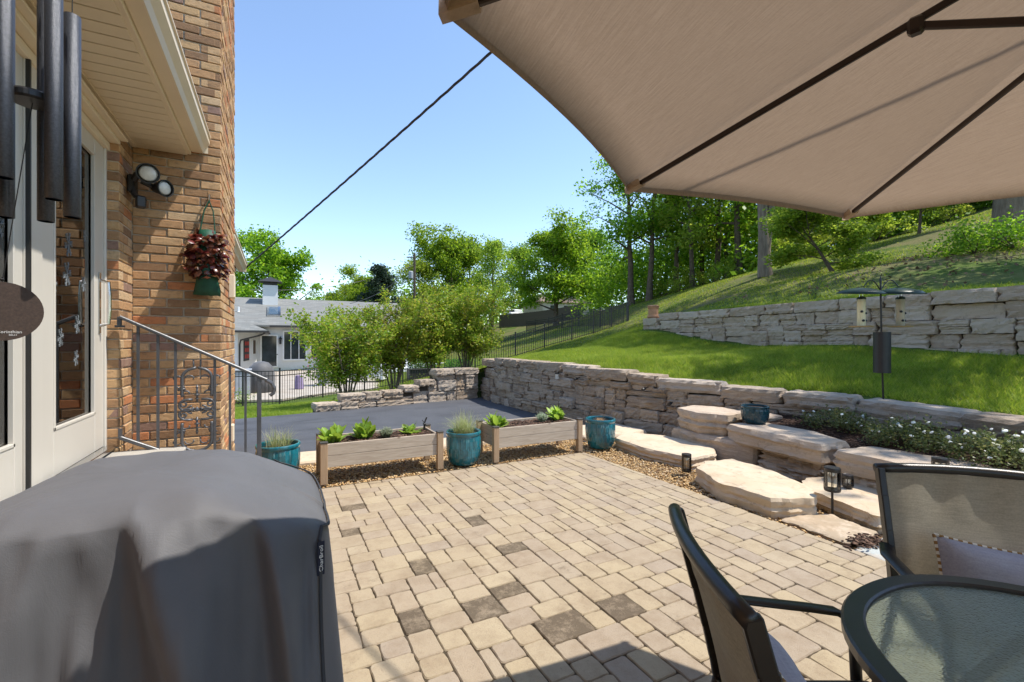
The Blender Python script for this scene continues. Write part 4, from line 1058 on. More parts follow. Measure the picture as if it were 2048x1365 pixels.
def leaf_blade(L, W, bend, fold, n=5):
    V = []; F = []
    for i in range(n + 1):
        t = i / n; w_ = W * math.sin(math.pi * (t * .88 + .10)) ** .8 / 2; y = L * t * math.cos(bend * t * .6); z = L * (math.sin(1.15) * t - bend * .35 * t * t)
        V += [(-w_, y * .75, z + fold * w_), (0, y * .75, z), (w_, y * .75, z + fold * w_)]
    for i in range(n):
        k = 3 * i; F += [(k, k + 1, k + 4, k + 3), (k + 1, k + 2, k + 5, k + 4)]
    return MB().add(V, F).mesh('leaf', True)
LB = [leaf_blade(.18, .066, .9, .5), leaf_blade(.16, .070, .6, .3), leaf_blade(.14, .062, 1.2, .6), leaf_blade(.19, .058, .4, .4)]
def leafy(loc, s, n, label, spread=1.0):
    p = thing('leafy_plant', label, 'plant', loc, 0, 'bright green leafy plants in the planters')
    n = int(n * 1.7); s *= .82
    for k in range(n):
        a = 2.4 * k + random.uniform(-.3, .3); t = k / n; tilt = lerp(.55, -.30, t) / spread - (spread - 1) * .6 + random.uniform(-.2, .2); q_ = .075 * random.random() ** .5; a2 = random.uniform(0, 6.28)
        link('leaf', LB[k % 4], M['lettuce'], p, (q_ * math.cos(a2), q_ * math.sin(a2) * .8, 0), (tilt + random.uniform(-.15, .15), random.uniform(-.2, .2), a), (s * random.uniform(.75, 1.15),) * 3)
leafy((.55, 5.33, .385), 1.4, 28, 'bright leafy plant at the left end of the left planter')
leafy((.90, 5.42, .385), 1.35, 32, 'widest bright leafy plant in the middle of the left planter')
leafy((1.44, 5.46, .385), .9, 26, 'small low leafy plant at the right end of the left planter', 1.5)
leafy((2.52, 5.30, .385), 1.3, 28, 'bright leafy plant at the left end of the right planter')
leafy((3.52, 5.42, .385), 1.35, 34, 'bright leafy plant at the right end of the right planter')
M['silver'] = leaf_mat('silver_leaf', [(.22, .27, .16), (.30, .35, .24), (.36, .40, .30)], .3, .7)
def sprigs(n, H, Rr, r, lean=.5, leaf=.022):
    a = rng.uniform(0, 2 * np.pi, n); rad = Rr * np.sqrt(rng.random(n)); out = []
    V = []; F = []
    for i in range(n):
        h = H * random.uniform(.6, 1.1) * (1 - .35 * rad[i] / Rr); bx, by = rad[i] * math.cos(a[i]) * .35, rad[i] * math.sin(a[i]) * .35
        tx, ty = rad[i] * math.cos(a[i]), rad[i] * math.sin(a[i])
        for k in range(9):
            t = .15 + .85 * k / 8; px, py, pz = lerp(bx, tx, t), lerp(by, ty, t), h * t
            for q in range(2):
                b_ = random.uniform(0, 6.28); L = leaf * random.uniform(.7, 1.2); dx, dy = math.cos(b_), math.sin(b_); w_ = .0035
                j = len(V); V += [(px, py, pz), (px + dx * L * .5 - dy * w_, py + dy * L * .5 + dx * w_, pz + L * .45), (px + dx * L, py + dy * L, pz + L * .8), (px + dx * L * .5 + dy * w_, py + dy * L * .5 - dx * w_, pz + L * .45)]; F.append((j, j + 1, j + 2, j + 3))
    return MB().add(V, F)
for loc, lab in (((1.12, 5.30, .385), 'small silvery grey herb in the left planter'), ((3.24, 5.36, .385), 'small silvery grey herb in the right planter')):
    o = sprigs(90, .13, .085, .003).build('silver_herb', M['silver'], None, world=False); o.location = loc; tag(o, lab, 'plant')
o = MB(); o.tube([(1.63, 5.50, .37), (1.63, 5.50, .47)], .012, 8); o.box((1.63, 5.50, .475), (.03, .05, .02), .003); o.bar((1.63, 5.50, .485), (1.665, 5.52, .55), .02, .006); o.bar((1.63, 5.50, .485), (1.60, 5.5, .525), .016, .006)
tag(o.build('garden_stake', M['black_metal']), 'small black plastic stake at the right end of the left planter', 'stake')

# ------------------------------------------------------------------ teal glazed pots
m = NT('teal_glaze'); v = m.coord(space='Object')
c = m.ramp(m.noise(m.coord((3, 3, 1.2)), 3, 5, .6, .6), [(.28, (.006, .045, .055)), (.5, (.008, .115, .145)), (.7, (.015, .20, .26)), (.85, (.02, .13, .14))])
c = m.mix(c, (.10, .075, .04), m.ramp(m.noise(v, 11, 6, .7), [(.62, (0, 0, 0)), (.78, (.55, .55, .55))])); m.col(c); m.set(.16, 0, .6); m.p.inputs['Coat Weight'].default_value = .5; m.p.inputs['Coat Roughness'].default_value = .08
m.bump(m.noise(v, 25, 3), .12, .01); M['glaze'] = m.m
m = NT('dark_glaze'); m.col(m.ramp(m.noise(m.coord((3, 3, 1.2)), 3, 5, .6, .6), [(.28, (.004, .018, .024)), (.6, (.006, .045, .062)), (.8, (.012, .08, .10))])); m.set(.2, 0, .6); M['dark_glaze'] = m.m
def pot(loc, r, h, mat, label, group='teal glazed pots'):
    p = thing('glazed_pot', label, 'pot', loc, random.uniform(0, 3), group)
    prof = [(.66, 0), (.74, .03), (.84, .12), (.92, .25), (.965, .40), (.975, .50), (.98, .53), (.99, .62), (.985, .74), (.965, .83), (.95, .87), (.985, .90), (1.0, .93), (1.0, .975), (.97, 1.0), (.90, 1.0), (.875, .97), (.87, .86), (0, .84)]
    P = [(a * r, z * h) for a, z in prof]
    def fl(j, k):
        if 2 <= j <= 5: return 1 + .016 * (math.cos(2 * math.pi * k / 4) > .3) - .012
        if 6 <= j <= 9: return 1 + .016 * (math.cos(2 * math.pi * (k + 2) / 4) > .3) - .012
        return 1
    b = MB(); b.lathe(P[:-1] + [(.0, P[-1][1])], n=96, flute=fl); b.build('body', M[mat], p, world=False, smooth=False)
    xs_ = MB(); xs_.lathe([(r * .868, h * .875), (r * .6, h * .89), (r * .2, h * .90), (0, h * .895)], n=24); xs_.build('soil', M['soil'], p, world=False)
    return p
pot((.02, 5.56, 0), .222, .39, 'glaze', 'teal glazed pot with thin grass beside the stair railing, nearest the house')
pot((2.045, 5.24, 0), .215, .40, 'glaze', 'teal glazed pot with wispy grass between the two wooden planters')
pot((4.07, 5.14, 0), .212, .41, 'glaze', 'teal glazed pot with dry stubble right of the planters by the stone slab')
pot((5.44, 3.74, .452), .165, .225, 'dark_glaze', 'small dark teal pot standing on the raised flower bed', 'teal glazed pots')
M['wisp'] = leaf_mat('wispy_grass', [(.20, .28, .08), (.30, .38, .14), (.42, .45, .22), (.5, .48, .28)], .35, .6)
M['dry'] = leaf_mat('dry_straw', [(.42, .27, .12), (.52, .36, .18), (.36, .22, .10)], .2, .7)
def tuft(n, H, sp, wd, base_r, droop=.5):
    b = MB()
    for i in range(n):
        a = random.uniform(0, 6.283); s_ = sp * random.uniform(.15, 1.1); h = H * random.uniform(.5, 1.1); r0 = base_r * random.random() ** .5; a2 = random.uniform(0, 6.28); w_ = wd * random.uniform(.7, 1.3)
        V = []; F = []
        for k in range(5):
            t = k / 4; d = s_ * t ** 1.6; z = h * (t - droop * t ** 3 * s_ / max(sp, .01)); ww = w_ * (1 - t * .85)
            x, y = r0 * math.cos(a2) + d * math.cos(a), r0 * math.sin(a2) + d * math.sin(a)
            V += [(x - math.sin(a) * ww, y + math.cos(a) * ww, z), (x + math.sin(a) * ww, y - math.cos(a) * ww, z)]
        for k in range(4): F.append((2 * k, 2 * k + 1, 2 * k + 3, 2 * k + 2))
        b.add(V, F)
    return b
for (loc, a, mat, name, lab) in (((.02, 5.56, .34), (190, .28, .20, .0022, .12), 'wisp', 'grass_plant', 'thin green grass growing in the pot beside the railing'),
                                 ((2.05, 5.24, .35), (460, .34, .30, .0020, .12), 'wisp', 'grass_plant', 'wispy pale fountain grass in the pot between the planters'),
                                 ((2.05, 5.24, .345), (160, .09, .12, .002, .13), 'dry', 'dry_grass', 'straw-coloured dead grass at the foot of the wispy grass'),
                                 ((4.07, 5.14, .36), (120, .07, .11, .002, .05), 'dry', 'dry_grass', 'clipped tan stubble in the pot right of the planters')):
    o = tuft(*a).build(name, M[mat], None, world=False); o.location = loc; tag(o, lab, 'plant')
o = MB(); o.tube([(4.1, 5.12, .36), (4.12, 5.1, .5), (4.2, 5.08, .66), (4.33, 5.06, .78)], .002, 4); o.build('stalk', M['dry'])
tag(bpy.data.objects['stalk'], 'single long dry stalk leaning out of the stubble pot', 'stalk')

# ------------------------------------------------------------------ solar lanterns
m = NT('clear_glass'); gl = m.n('BsdfGlossy'); gl.inputs['Roughness'].default_value = .03; tr = m.n('BsdfTransparent'); tr.inputs[0].default_value = (.97, .97, .93, 1)
fr = m.n('Fresnel'); fr.inputs[0].default_value = 1.6; mx = m.n('MixShader'); m.l(fr.outputs[0], mx.inputs[0]); m.l(tr.outputs[0], mx.inputs[1]); m.l(gl.outputs[0], mx.inputs[2]); m.l(mx.outputs[0], m.t.nodes['Material Output'].inputs[0]); M['clear'] = m.m
M['solar'] = plain('solar_top', (.03, .03, .035), .2, 0, .6)
def lantern(loc, H, gh, r, label, stake=True):
    p = thing('solar_lantern', label, 'lantern', loc, 0, 'solar path lanterns'); zb_ = H - gh
    if stake: b = MB(); b.tube([(0, 0, -.02), (0, 0, zb_)], .010, 8); b.build('stake', M['bronze'], p, world=False)
    b = MB(); b.lathe([(r * .95, zb_), (r, zb_ + .004), (r, zb_ + .018), (r * .9, zb_ + .018), (r * .9, zb_ + .012), (0, zb_ + .012)], n=24); b.build('base', M['bronze'], p, world=False)
    b = MB(); b.lathe([(r * .90, zb_ + .016), (r * .90, H - .03)], n=24); b.f = [f for f in b.f if len(f) == 4]; b.build('glass', M['clear'], p, world=False, smooth=True)
    b = MB()
    for k in range(4): b.box((r * .97 * math.cos(k * 1.571 + .4), r * .97 * math.sin(k * 1.571 + .4), (zb_ + H) / 2), (.005, .005, gh - .02))
    b.build('cage', M['bronze'], p, world=False)
    b = MB(); b.lathe([(r * .92, H - .034), (r, H - .034), (r * 1.02, H - .008), (r * .98, H), (r * .86, H - .003), (0, H - .003)], n=24); c_ = b.build('lid', M['bronze'], p, world=False)
    b = MB(); b.lathe([(r * .85, H - .0025), (r * .85, H - .001), (0, H - .001)], n=20); b.build('solar_panel', M['solar'], c_, world=False)
    b = MB(); b.lathe([(.015, H - .036), (.016, H - .06), (.010, H - .075), (0, H - .078)], n=12); b.build('bulb', M['white'], p, world=False)
lantern((4.12, 3.66, -.01), .235, .20, .052, 'solar lantern between the two largest stone slabs', False)
lantern((4.30, 2.235, 0), .40, .205, .062, 'tall staked solar lantern in front of the pale stone slab')
lantern((4.76, 2.34, .118), .13, .115, .045, 'short solar lantern tucked against the boulder wall', False)
lantern((4.90, 1.72, .42), .11, .105, .055, 'solar lantern rising behind the cushioned chair', False)
# spotlights on the stone wall
for loc, lab in (((5.22, 7.30, .76), 'tiny black spotlight on the stone wall, farthest along it'), ((5.47, 5.72, .70), 'tiny black spotlight under the wall cap, middle one of three'), ((5.60, 5.28, .50), 'tiny black spotlight on the wall nearest the boulder stack')):
    p = thing('spotlight', lab, 'light', loc, 0, 'spotlights on the retaining wall')
    b = MB(); b.tube([(-.07, -.01, -.01), (.0, 0, .012)], [.028, .022], 10); b.build('head', M['black_metal'], p, world=False); b = MB(); b.tube([(0, 0, .01), (.06, 0, .03), (.10, 0, .0)], .008, 6); b.build('bracket', M['black_metal'], p, world=False)
p = thing('solar_lantern', 'small lamp set into the far part of the stone wall', 'lantern', (5.14, 7.9, .72), 0, 'solar path lanterns')
b = MB(); b.lathe([(.035, 0), (.035, .1), (0, .1)], n=12); b.build('glass', M['lamp_glass'], p, world=False); b = MB(); b.lathe([(.045, .1), (.045, .13), (0, .135)], n=12); b.build('lid', M['black_metal'], p, world=False)

# ------------------------------------------------------------------ bird feeder pole
fx, fy = 6.62, 2.86; fz = hz(fx, fy)
bp = thing('feeder_pole', 'dark bird feeder pole with round baffles standing on the lawn', 'bird feeder', (fx, fy, fz))
M['dome'] = plain('dome_green', (.010, .026, .016), .35, .0, .3, var=.3)
b = MB(); b.tube([(fx, fy, fz - .1), (fx - .02, fy + .01, 1.3), (fx - .03, fy + .02, 2.26)], .011, 8); b.tube([(fx - .03, fy + .02, 2.24), (fx - .03, fy + .02, 2.30)], [.014, .004], 8); b.build('pole', M['bronze'], bp)
b = MB(); b.lathe([(.088, 0), (.088, .50), (.078, .50), (.02, .502), (.02, .496), (.080, .49), (.080, 0)], (fx - .015, fy + .01, 1.11), 24); b.build('squirrel_baffle', M['black_metal'], bp, smooth=False, fix=True)
rdx, rdy = RGT
feeders = []
for sgn, off in ((-1, .235), (1, .245)):
    c0 = Vector((fx - .03 + rdx * sgn * off, fy + .02 + rdy * sgn * off, 0)); t0 = Vector((fx - .03, fy + .02, 0))
    b = MB(); P = []
    for i in range(9):
        t = i / 8; q = t0.lerp(c0, t); P.append((q.x, q.y, 2.12 + .13 * math.sin(math.pi * min(1, t * 1.15) * .87)))
    b.tube(P, .006, 6); b.build('arm', M['bronze'], bp)
    tl = Matrix.Rotation(.10 * sgn, 3, Vector((-rdy, rdx, 0))) if False else Matrix.Rotation(.12, 3, Vector((rdx, rdy, 0))) 
    b = MB(); b.lathe([(.25, -.055), (.255, -.05), (.2, -.015), (.12, .008), (.03, .02), (0, .021), (.03, .014), (.12, .002), (.2, -.021), (.25, -.055)], n=32); b.v = [tuple(tl @ Vector(q) + Vector((c0.x, c0.y, 2.135))) for q in b.v]
    b.build('dome', M['dome'], bp, smooth=True, fix=True); feeders.append(c0)
M['seed'] = plain('seed_tube', (.62, .54, .36), .5, 0, .4, var=.25, scale=60); M['tubeplastic'] = leaf_mat('tube_plastic', [(.62, .58, .44), (.66, .62, .48)], .5, .25); M['tray'] = plain('tray_plastic', (.42, .30, .15), .4)
for c0, lab in zip(feeders, ('left seed tube feeder hanging under the smaller round baffle', 'right seed tube feeder hanging under the larger round baffle')):
    p = thing('bird_feeder', lab, 'bird feeder', (c0.x, c0.y, 1.68), 0, 'seed feeders on the pole')
    b = MB(); b.lathe([(.040, .01), (.040, .30)], n=18); b.build('seed', M['seed'], p, world=False, smooth=True)
    b = MB(); b.lathe([(.044, .0), (.044, .33)], n=18); b.f = [f for f in b.f if len(f) == 4]; b.build('tube', M['tubeplastic'], p, world=False, smooth=True)
    b = MB(); b.lathe([(.048, .33), (.048, .352), (.02, .37), (0, .37)], n=18); b.build('lid', M['dome'], p, world=False)
    b = MB(); b.lathe([(.0, -.012), (.12, -.010), (.13, .004), (.124, .004), (.11, -.002), (0, -.002)], n=24); b.build('tray', M['tray'], p, world=False)
    b = MB(); b.tube([(-.038, 0, .35), (-.036, 0, .43), (0, 0, .46), (.036, 0, .43), (.038, 0, .35)], .003, 5); b.build('bail', M['chrome'], p, world=False)
    for k, (a, z) in enumerate(((-2.2, .07), (-.9, .07), (-1.2, .16), (-2.6, .18), (-.4, .2))):
        b = MB(); b.lathe([(0, -.016), (.014, -.010), (.016, 0), (.012, .010), (0, .016)], (.042 * math.cos(a), .042 * math.sin(a), z), 10); b.build('port', M['black_metal'], p, world=False)

# ------------------------------------------------------------------ white-flowered shrubs
M['rose_leaf'] = leaf_mat('rose_leaf', [(.055, .085, .025), (.09, .125, .035), (.14, .165, .055), (.19, .19, .07)], .3, .4)
M['petal'] = leaf_mat('white_petal', [(.75, .74, .68), (.82, .82, .78)], .2, .6)
M['twig'] = plain('twig', (.10, .07, .05), .9)
def leafcards(P, size, up=.3, aspect=.55):
    n = len(P); t = rng.normal(0, 1, (n, 3)); t[:, 2] = t[:, 2] * .6 + up; t /= np.linalg.norm(t, axis=1)[:, None]
    s = np.cross(t, rng.normal(0, 1, (n, 3))); s /= np.linalg.norm(s, axis=1)[:, None]
    L = size * rng.uniform(.6, 1.3, n)[:, None]
    V = np.stack([P - t * L / 2, P + s * L * aspect / 2, P + t * L / 2, P - s * L * aspect / 2], 1)
    return V.reshape(-1, 3), np.arange(4 * n).reshape(-1, 4)
def rose(loc, rx_, ry_, H, n, nf, lab):
    p = thing('flowering_shrub', lab, 'shrub', loc, 0, 'white flowering shrubs in the bed')
    cl = []
    for k in range(int(n / 34)):
        a = random.uniform(0, 6.28); q = random.random() ** .5; cl.append((rx_ * q * math.cos(a), ry_ * q * math.sin(a), H * (.25 + .65 * random.random()) * (1 - .45 * q * q)))
    cl = np.array(cl); P = np.repeat(cl, 34, 0) + rng.normal(0, .042, (len(cl) * 34, 3)); P[:, 2] = np.maximum(P[:, 2], .01)
    link('foliage', mesh_np('foliage', *leafcards(P, .030)), M['rose_leaf'], p)
    b = MB()
    for c_ in cl[::2]: b.tube([(c_[0] * .15, c_[1] * .15, 0), (c_[0] * .6, c_[1] * .6, c_[2] * .6), tuple(c_)], [.005, .004, .002], 4)
    b.build('stems', M['twig'], p, world=False)
    fm = MB(); fm.lathe([(0, 0), (.010, .002), (.017, .008), (.016, .013), (.008, .016), (0, .014)], n=9); fme = fm.mesh('flower')
    for k in range(nf):
        c_ = cl[random.randrange(len(cl))]
        link('flower', fme, M['petal'], p, (c_[0] + random.uniform(-.05, .05), c_[1] + random.uniform(-.05, .05), c_[2] + random.uniform(.03, .075)), (random.uniform(-.7, .7), random.uniform(-.9, .1), 0), (random.uniform(.7, 1.25),) * 3)
rose((5.92, 3.02, .45), .26, .36, .25, 2600, 11, 'farthest white-flowered shrub, behind the small dark pot')
rose((5.70, 2.26, .42), .28, .33, .29, 3200, 17, 'middle white-flowered shrub in the bed')
rose((5.58, 1.56, .42), .29, .34, .30, 3600, 26, 'nearest white-flowered shrub with the most blooms')
rose((5.40, .75, .42), .3, .40, .30, 3000, 12, 'white-flowered shrub cut off by the right edge of the picture')

# ------------------------------------------------------------------ table
TX, TY, TA, TB, TZ = 1.68, -.14, .60, .92, .72
tb = thing('patio_table', 'oval patio table with dark metal rim and pebbled glass top', 'table', (TX, TY, 0))
m = NT('pebbled_glass'); v = m.coord(space='World')
vo = m.n('TexVoronoi'); vo.inputs['Scale'].default_value = 150; m.l(v, vo.inputs['Vector'])
hgt = m.math('ADD', m.noise(v, 130, 3, .6, .5), vo.outputs['Distance'])
bn = m.n('Bump'); bn.inputs['Strength'].default_value = .55; bn.inputs['Distance'].default_value = .004; m.l(hgt, bn.inputs['Height'])
g_ = m.n('BsdfGlossy'); g_.inputs['Roughness'].default_value = .08; m.l(bn.outputs[0], g_.inputs['Normal'])
rf = m.n('BsdfRefraction'); rf.inputs['IOR'].default_value = 1.02; rf.inputs['Roughness'].default_value = .22; rf.inputs['Color'].default_value = (.64, .82, .78, 1); m.l(bn.outputs[0], rf.inputs['Normal'])
tp = m.n('BsdfTransparent'); tp.inputs[0].default_value = (.66, .82, .76, 1); m1 = m.n('MixShader'); m1.inputs[0].default_value = .18; m.l(rf.outputs[0], m1.inputs[1]); m.l(tp.outputs[0], m1.inputs[2]); t1_ = m.n('BsdfTranslucent'); t1_.inputs[0].default_value = (.66, .82, .76, 1); t2_ = m.n('BsdfDiffuse'); t2_.inputs[0].default_value = (.46, .60, .56, 1); tl_ = m.n('MixShader'); tl_.inputs[0].default_value = .5; m.l(t1_.outputs[0], tl_.inputs[1]); m.l(t2_.outputs[0], tl_.inputs[2]); m3 = m.n('MixShader'); m3.inputs[0].default_value = .5; m.l(m1.outputs[0], m3.inputs[1]); m.l(tl_.outputs[0], m3.inputs[2])
fr = m.n('Fresnel'); fr.inputs[0].default_value = 1.45; m.l(bn.outputs[0], fr.inputs['Normal']); m2 = m.n('MixShader'); m.l(fr.outputs[0], m2.inputs[0]); m.l(m3.outputs[0], m2.inputs[1]); m.l(g_.outputs[0], m2.inputs[2]); m.l(m2.outputs[0], m.t.nodes['Material Output'].inputs[0]); M['pebble'] = m.m
def oval(a, b_, n=96, e=2.25):
    out = []
    for k in range(n):
        t = 2 * math.pi * k / n; c_, s_ = math.cos(t), math.sin(t); q = (abs(c_) ** e + abs(s_) ** e) ** (-1 / e); out.append((a * c_ * q, b_ * s_ * q))
    return out
N = 96; secs = [(0, -.030), (0, -.006), (.006, 0), (.050, 0), (.056, -.004), (.056, -.018), (.050, -.030)]; V = []; F = []
for ins, dz in secs:
    V += [(x, y, TZ + dz) for x, y in oval(TA - ins, TB - ins)]
ns = len(secs)
for j in range(ns):
    for k in range(N): F.append((j * N + k, j * N + (k + 1) % N, ((j + 1) % ns) * N + (k + 1) % N, ((j + 1) % ns) * N + k))
b = MB().add(V, F); b.build('rim', M['bronze'], tb, world=False, smooth=False, fix=True)
b = MB(); b.add([(x, y, TZ - .012) for x, y in oval(TA - .052, TB - .052)], [tuple(range(N))]); b.build('glass_top', M['pebble'], tb, world=False)
for sx in (-1, 1):
    for sy in (-1, 1):
        b = MB(); b.tube([(sx * .34, sy * .60, TZ - .03), (sx * .36, sy * .62, .4), (sx * .44, sy * .70, 0)], .020, 10); b.build('leg', M['bronze'], tb, world=False)
b = MB()
for sx in (-1, 1): b.bar((sx * .34, -.60, TZ - .045), (sx * .34, .60, TZ - .045), .03, .025)
for sy in (-1, 1): b.bar((-.34, sy * .60, TZ - .045), (.34, sy * .60, TZ - .045), .03, .025)
b.build('apron', M['bronze'], tb, world=False)

# ------------------------------------------------------------------ chairs
M['sling'] = fabric_mat('sling_fabric', (.42, .38, .30), (.58, .53, .43), .42)
M['pillow'] = fabric_mat('pillow_cloth', (.31, .31, .36), (.40, .40, .45)); M['tan'] = plain('piping_tan', (.30, .17, .06), .8); M['cream'] = plain('piping_cream', (.70, .66, .56), .8)
def chair(loc, rz, label):
    p = thing('patio_chair', label, 'chair', loc, rz, 'sling chairs round the table')
    W = .285
    def bk(z): return -.165 - .14 * ((z - .42) / .55) ** 1.2      # y of the back at height z
    def cr(x): return .018 * (1 - (x / W) ** 2)
    b = MB(); n = 13
    P = [(lerp(-W - .012, W + .012, i / (n - 1)), bk(.965) - .030 * (1 - (2 * i / (n - 1) - 1) ** 2), .955 + .008 * (1 - (2 * i / (n - 1) - 1) ** 2)) for i in range(n)]
    b.tube(P, .0205, 14); b.build('crest_rail', M['bronze'], p, world=False, smooth=True).data.update()
    for sx in (-1, 1):
        b = MB(); zs = [.955, .85, .72, .6, .5, .44]
        for z0_, z1_ in zip(zs, zs[1:]): b.bar((sx * W, bk(z0_), z0_ + .004), (sx * W, bk(z1_), z1_ - .004), .026, .042, .004, up=(0, 1, 0))
        b.build('stile', M['bronze'], p, world=False)
        b = MB(); b.tube([(sx * W, -.17, .44), (sx * W, 0, .415), (sx * W, .2, .43), (sx * W, .27, .435), (sx * W, .30, .41), (sx * W, .30, .36)], .017, 8); b.build('seat_rail', M['bronze'], p, world=False, smooth=True)
        b = MB(); X = sx * (W + .045)
        A = [(sx * (W + .014), bk(.66) + .005, .665), (X, -.12, .66), (X, .0, .652), (X, .12, .645), (X, .20, .638), (X, .245, .615), (X, .262, .57)]
        b.tube(A, .025, 14, squash=.42); b.build('arm', M['bronze'], p, world=False, smooth=True)
        b = MB(); b.tube([(X, .255, .60), (X, .262, .45), (X, .275, .2), (X + sx * .01, .29, 0)], .017, 8); b.build('leg', M['bronze'], p, world=False, smooth=True)
        b = MB(); b.tube([(sx * W, -.17, .45), (sx * (W + .02), -.20, .25), (sx * (W + .035), -.27, 0)], .017, 8); b.build('leg', M['bronze'], p, world=False, smooth=True)
    b = MB(); b.tube([(-W, .30, .37), (W, .30, .37)], .013, 8); b.tube([(-W, -.17, .43), (W, -.17, .43)], .013, 8); b.tube([(-W - .02, -.205, .24), (0, -.225, .235), (W + .02, -.205, .24)], .011, 8); b.build('stretcher', M['bronze'], p, world=False, smooth=True)
    xs_ = np.linspace(-W + .014, W - .014, 17)
    V = []; zs = np.linspace(.455, .945, 18)
    for z in zs:
        for x in xs_: V.append((x, bk(z) - .028 * (1 - (x / W) ** 2) + .004 * math.sin(x * 40 + z * 9) * (z > .8), z))
    F = [(j * 17 + i, j * 17 + i + 1, (j + 1) * 17 + i + 1, (j + 1) * 17 + i) for j in range(17) for i in range(16)]
    b = MB().add(V, F); b.add([(x, y + .004, z) for x, y, z in V], [f[::-1] for f in F]); b.build('back_sling', M['sling'], p, world=False, smooth=True)
    V = []
    for y in np.linspace(-.165, .28, 14):
        for x in xs_: V.append((x, y, .428 - .035 * (1 - (x / W) ** 2)))
    F = [(j * 17 + i, j * 17 + i + 1, (j + 1) * 17 + i + 1, (j + 1) * 17 + i) for j in range(13) for i in range(16)]
    b = MB().add(V, F); b.add([(x, y, z - .004) for x, y, z in V], [f[::-1] for f in F]); b.build('seat_sling', M['sling'], p, world=False, smooth=True)
    return p
def pillow(ch, off, tilt, size, label, printed, roll=0.0):
    p = thing('throw_pillow', label, 'pillow', (0, 0, 0), 0)
    Mx = Matrix.Translation(ch.location) @ Matrix.Rotation(ch.rotation_euler[2], 4, 'Z') @ Matrix.Translation(off) @ Matrix.Rotation(tilt, 4, 'X') @ Matrix.Rotation(roll, 4, 'Y')
    p.location = Mx.translation; p.rotation_euler = Mx.to_euler(); w_, h_ = size; n = 18; V = []
    def edge(u, v_):   # pinched outline: corners stick out
        return u * (1 - .07 * (1 - v_ * v_)), v_ * (1 - .07 * (1 - u * u))
    for s in (1, -1):
        for j in range(n + 1):
            for i in range(n + 1):
                u, v_ = 2 * i / n - 1, 2 * j / n - 1; t = ((1 - u ** 4) * (1 - v_ ** 4)) ** .5; eu, ev = edge(u, v_)
                th = s * .075 * t * (1 + .10 * mnoise.noise(Vector((u * 2, v_ * 2, s)))) + .006 * mnoise.noise(Vector((u * 5, v_ * 5, 3)))
                V.append((eu * w_ / 2, th, ev * h_ / 2))
    K = (n + 1) ** 2; F = []
    for s in (0, 1):
        for j in range(n):
            for i in range(n):
                q = (s * K + j * (n + 1) + i, s * K + j * (n + 1) + i + 1, s * K + (j + 1) * (n + 1) + i + 1, s * K + (j + 1) * (n + 1) + i); F.append(q[::-1] if s == 0 else q)
    MB().add(V, F).build('cushion', M['pillow'], p, world=False, smooth=True)
    ring = []; N = 120
    for k in range(N):
        t = 4 * k / N; sd_, f_ = int(t), (t % 1) * 2 - 1
        u, v_ = [(f_, 1), (1, -f_), (-f_, -1), (-1, f_)][sd_]; eu, ev = edge(u, v_); ring.append((eu * w_ / 2, 0, ev * h_ / 2))
    for mat, ph, nm in (('tan', 0, 'piping'), ('cream', 1, 'piping')):
        b = MB()
        for k in range(ph * 1, N, 2): b.tube([ring[k], ring[(k + 1) % N]], .0058, 6)
        b.build(nm, M[mat], p, world=False)
    if printed:
        M['pgreen'] = plain('print_green', (.10, .20, .10), .9); M['pgrey'] = plain('print_grey', (.16, .17, .17), .9); M['ppink'] = plain('print_pink', (.62, .36, .28), .9)
        def front(u, v_): return (u * w_ / 2, .0775 * ((1 - u ** 4) * (1 - v_ ** 4)) ** .5 + .0085, v_ * h_ / 2)
        def blade(u0, v0, u1, v1, wd, mat, nm='printed_leaf'):
            b = MB(); V = []; m_ = 7
            for i in range(m_ + 1):
                t = i / m_; u = lerp(u0, u1, t) + .05 * t * t * (u1 - u0); v_ = lerp(v0, v1, t); q = wd * math.sin(math.pi * (t * .9 + .08)); V += [front(u - q, v_), front(u + q, v_)]
            b.add(V, [(2 * i, 2 * i + 1, 2 * i + 3, 2 * i + 2) for i in range(m_)]); b.build(nm, M[mat], p, world=False)
        for u0, u1, v1, mt_ in ((.05, .30, .10, 'pgrey'), (.02, .15, .25, 'pgreen'), (-.02, -.08, .30, 'pgreen'), (-.12, -.25, .28, 'pgreen'), (.0, .40, -.05, 'pgrey')): blade(u0, -.45, u1, v1, .022, mt_)
        def ribbon(P_, wd, mat, nm):
            b = MB(); V = []
            for i, (u, v_) in enumerate(P_):
                a_ = P_[max(0, i - 1)]; c_ = P_[min(len(P_) - 1, i + 1)]; tx, tz = c_[0] - a_[0], c_[1] - a_[1]; L = math.hypot(tx, tz); V += [front(u - tz / L * wd, v_ + tx / L * wd), front(u + tz / L * wd, v_ - tx / L * wd)]
            b.add(V, [(2 * i, 2 * i + 1, 2 * i + 3, 2 * i + 2) for i in range(len(P_) - 1)]); b.build(nm, M[mat], p, world=False)
        ribbon([(-.36, -.5), (-.42, -.3), (-.38, -.12), (-.33, .02), (-.36, .14), (-.44, .17), (-.50, .10)], .035, 'ppink', 'printed_bird')
    return p
def face(fx_, fy_): return math.atan2(-fx_, fy_)
c1 = chair((1.235, .650, 0), face(.834, -.551), 'sling patio chair seen from behind, left of the glass table')
c2 = chair((2.285, .590, 0), face(-.697, -.717), 'sling patio chair facing the camera beyond the glass table')
pillow(c1, (.05, -.115, .555), R(16), (.38, .36), 'grey throw pillow with striped piping on the chair seen from behind', True)
pillow(c2, (-.045, -.11, .55), R(20), (.44, .36), 'grey throw pillow with bird print on the chair facing the camera', True, R(-6))

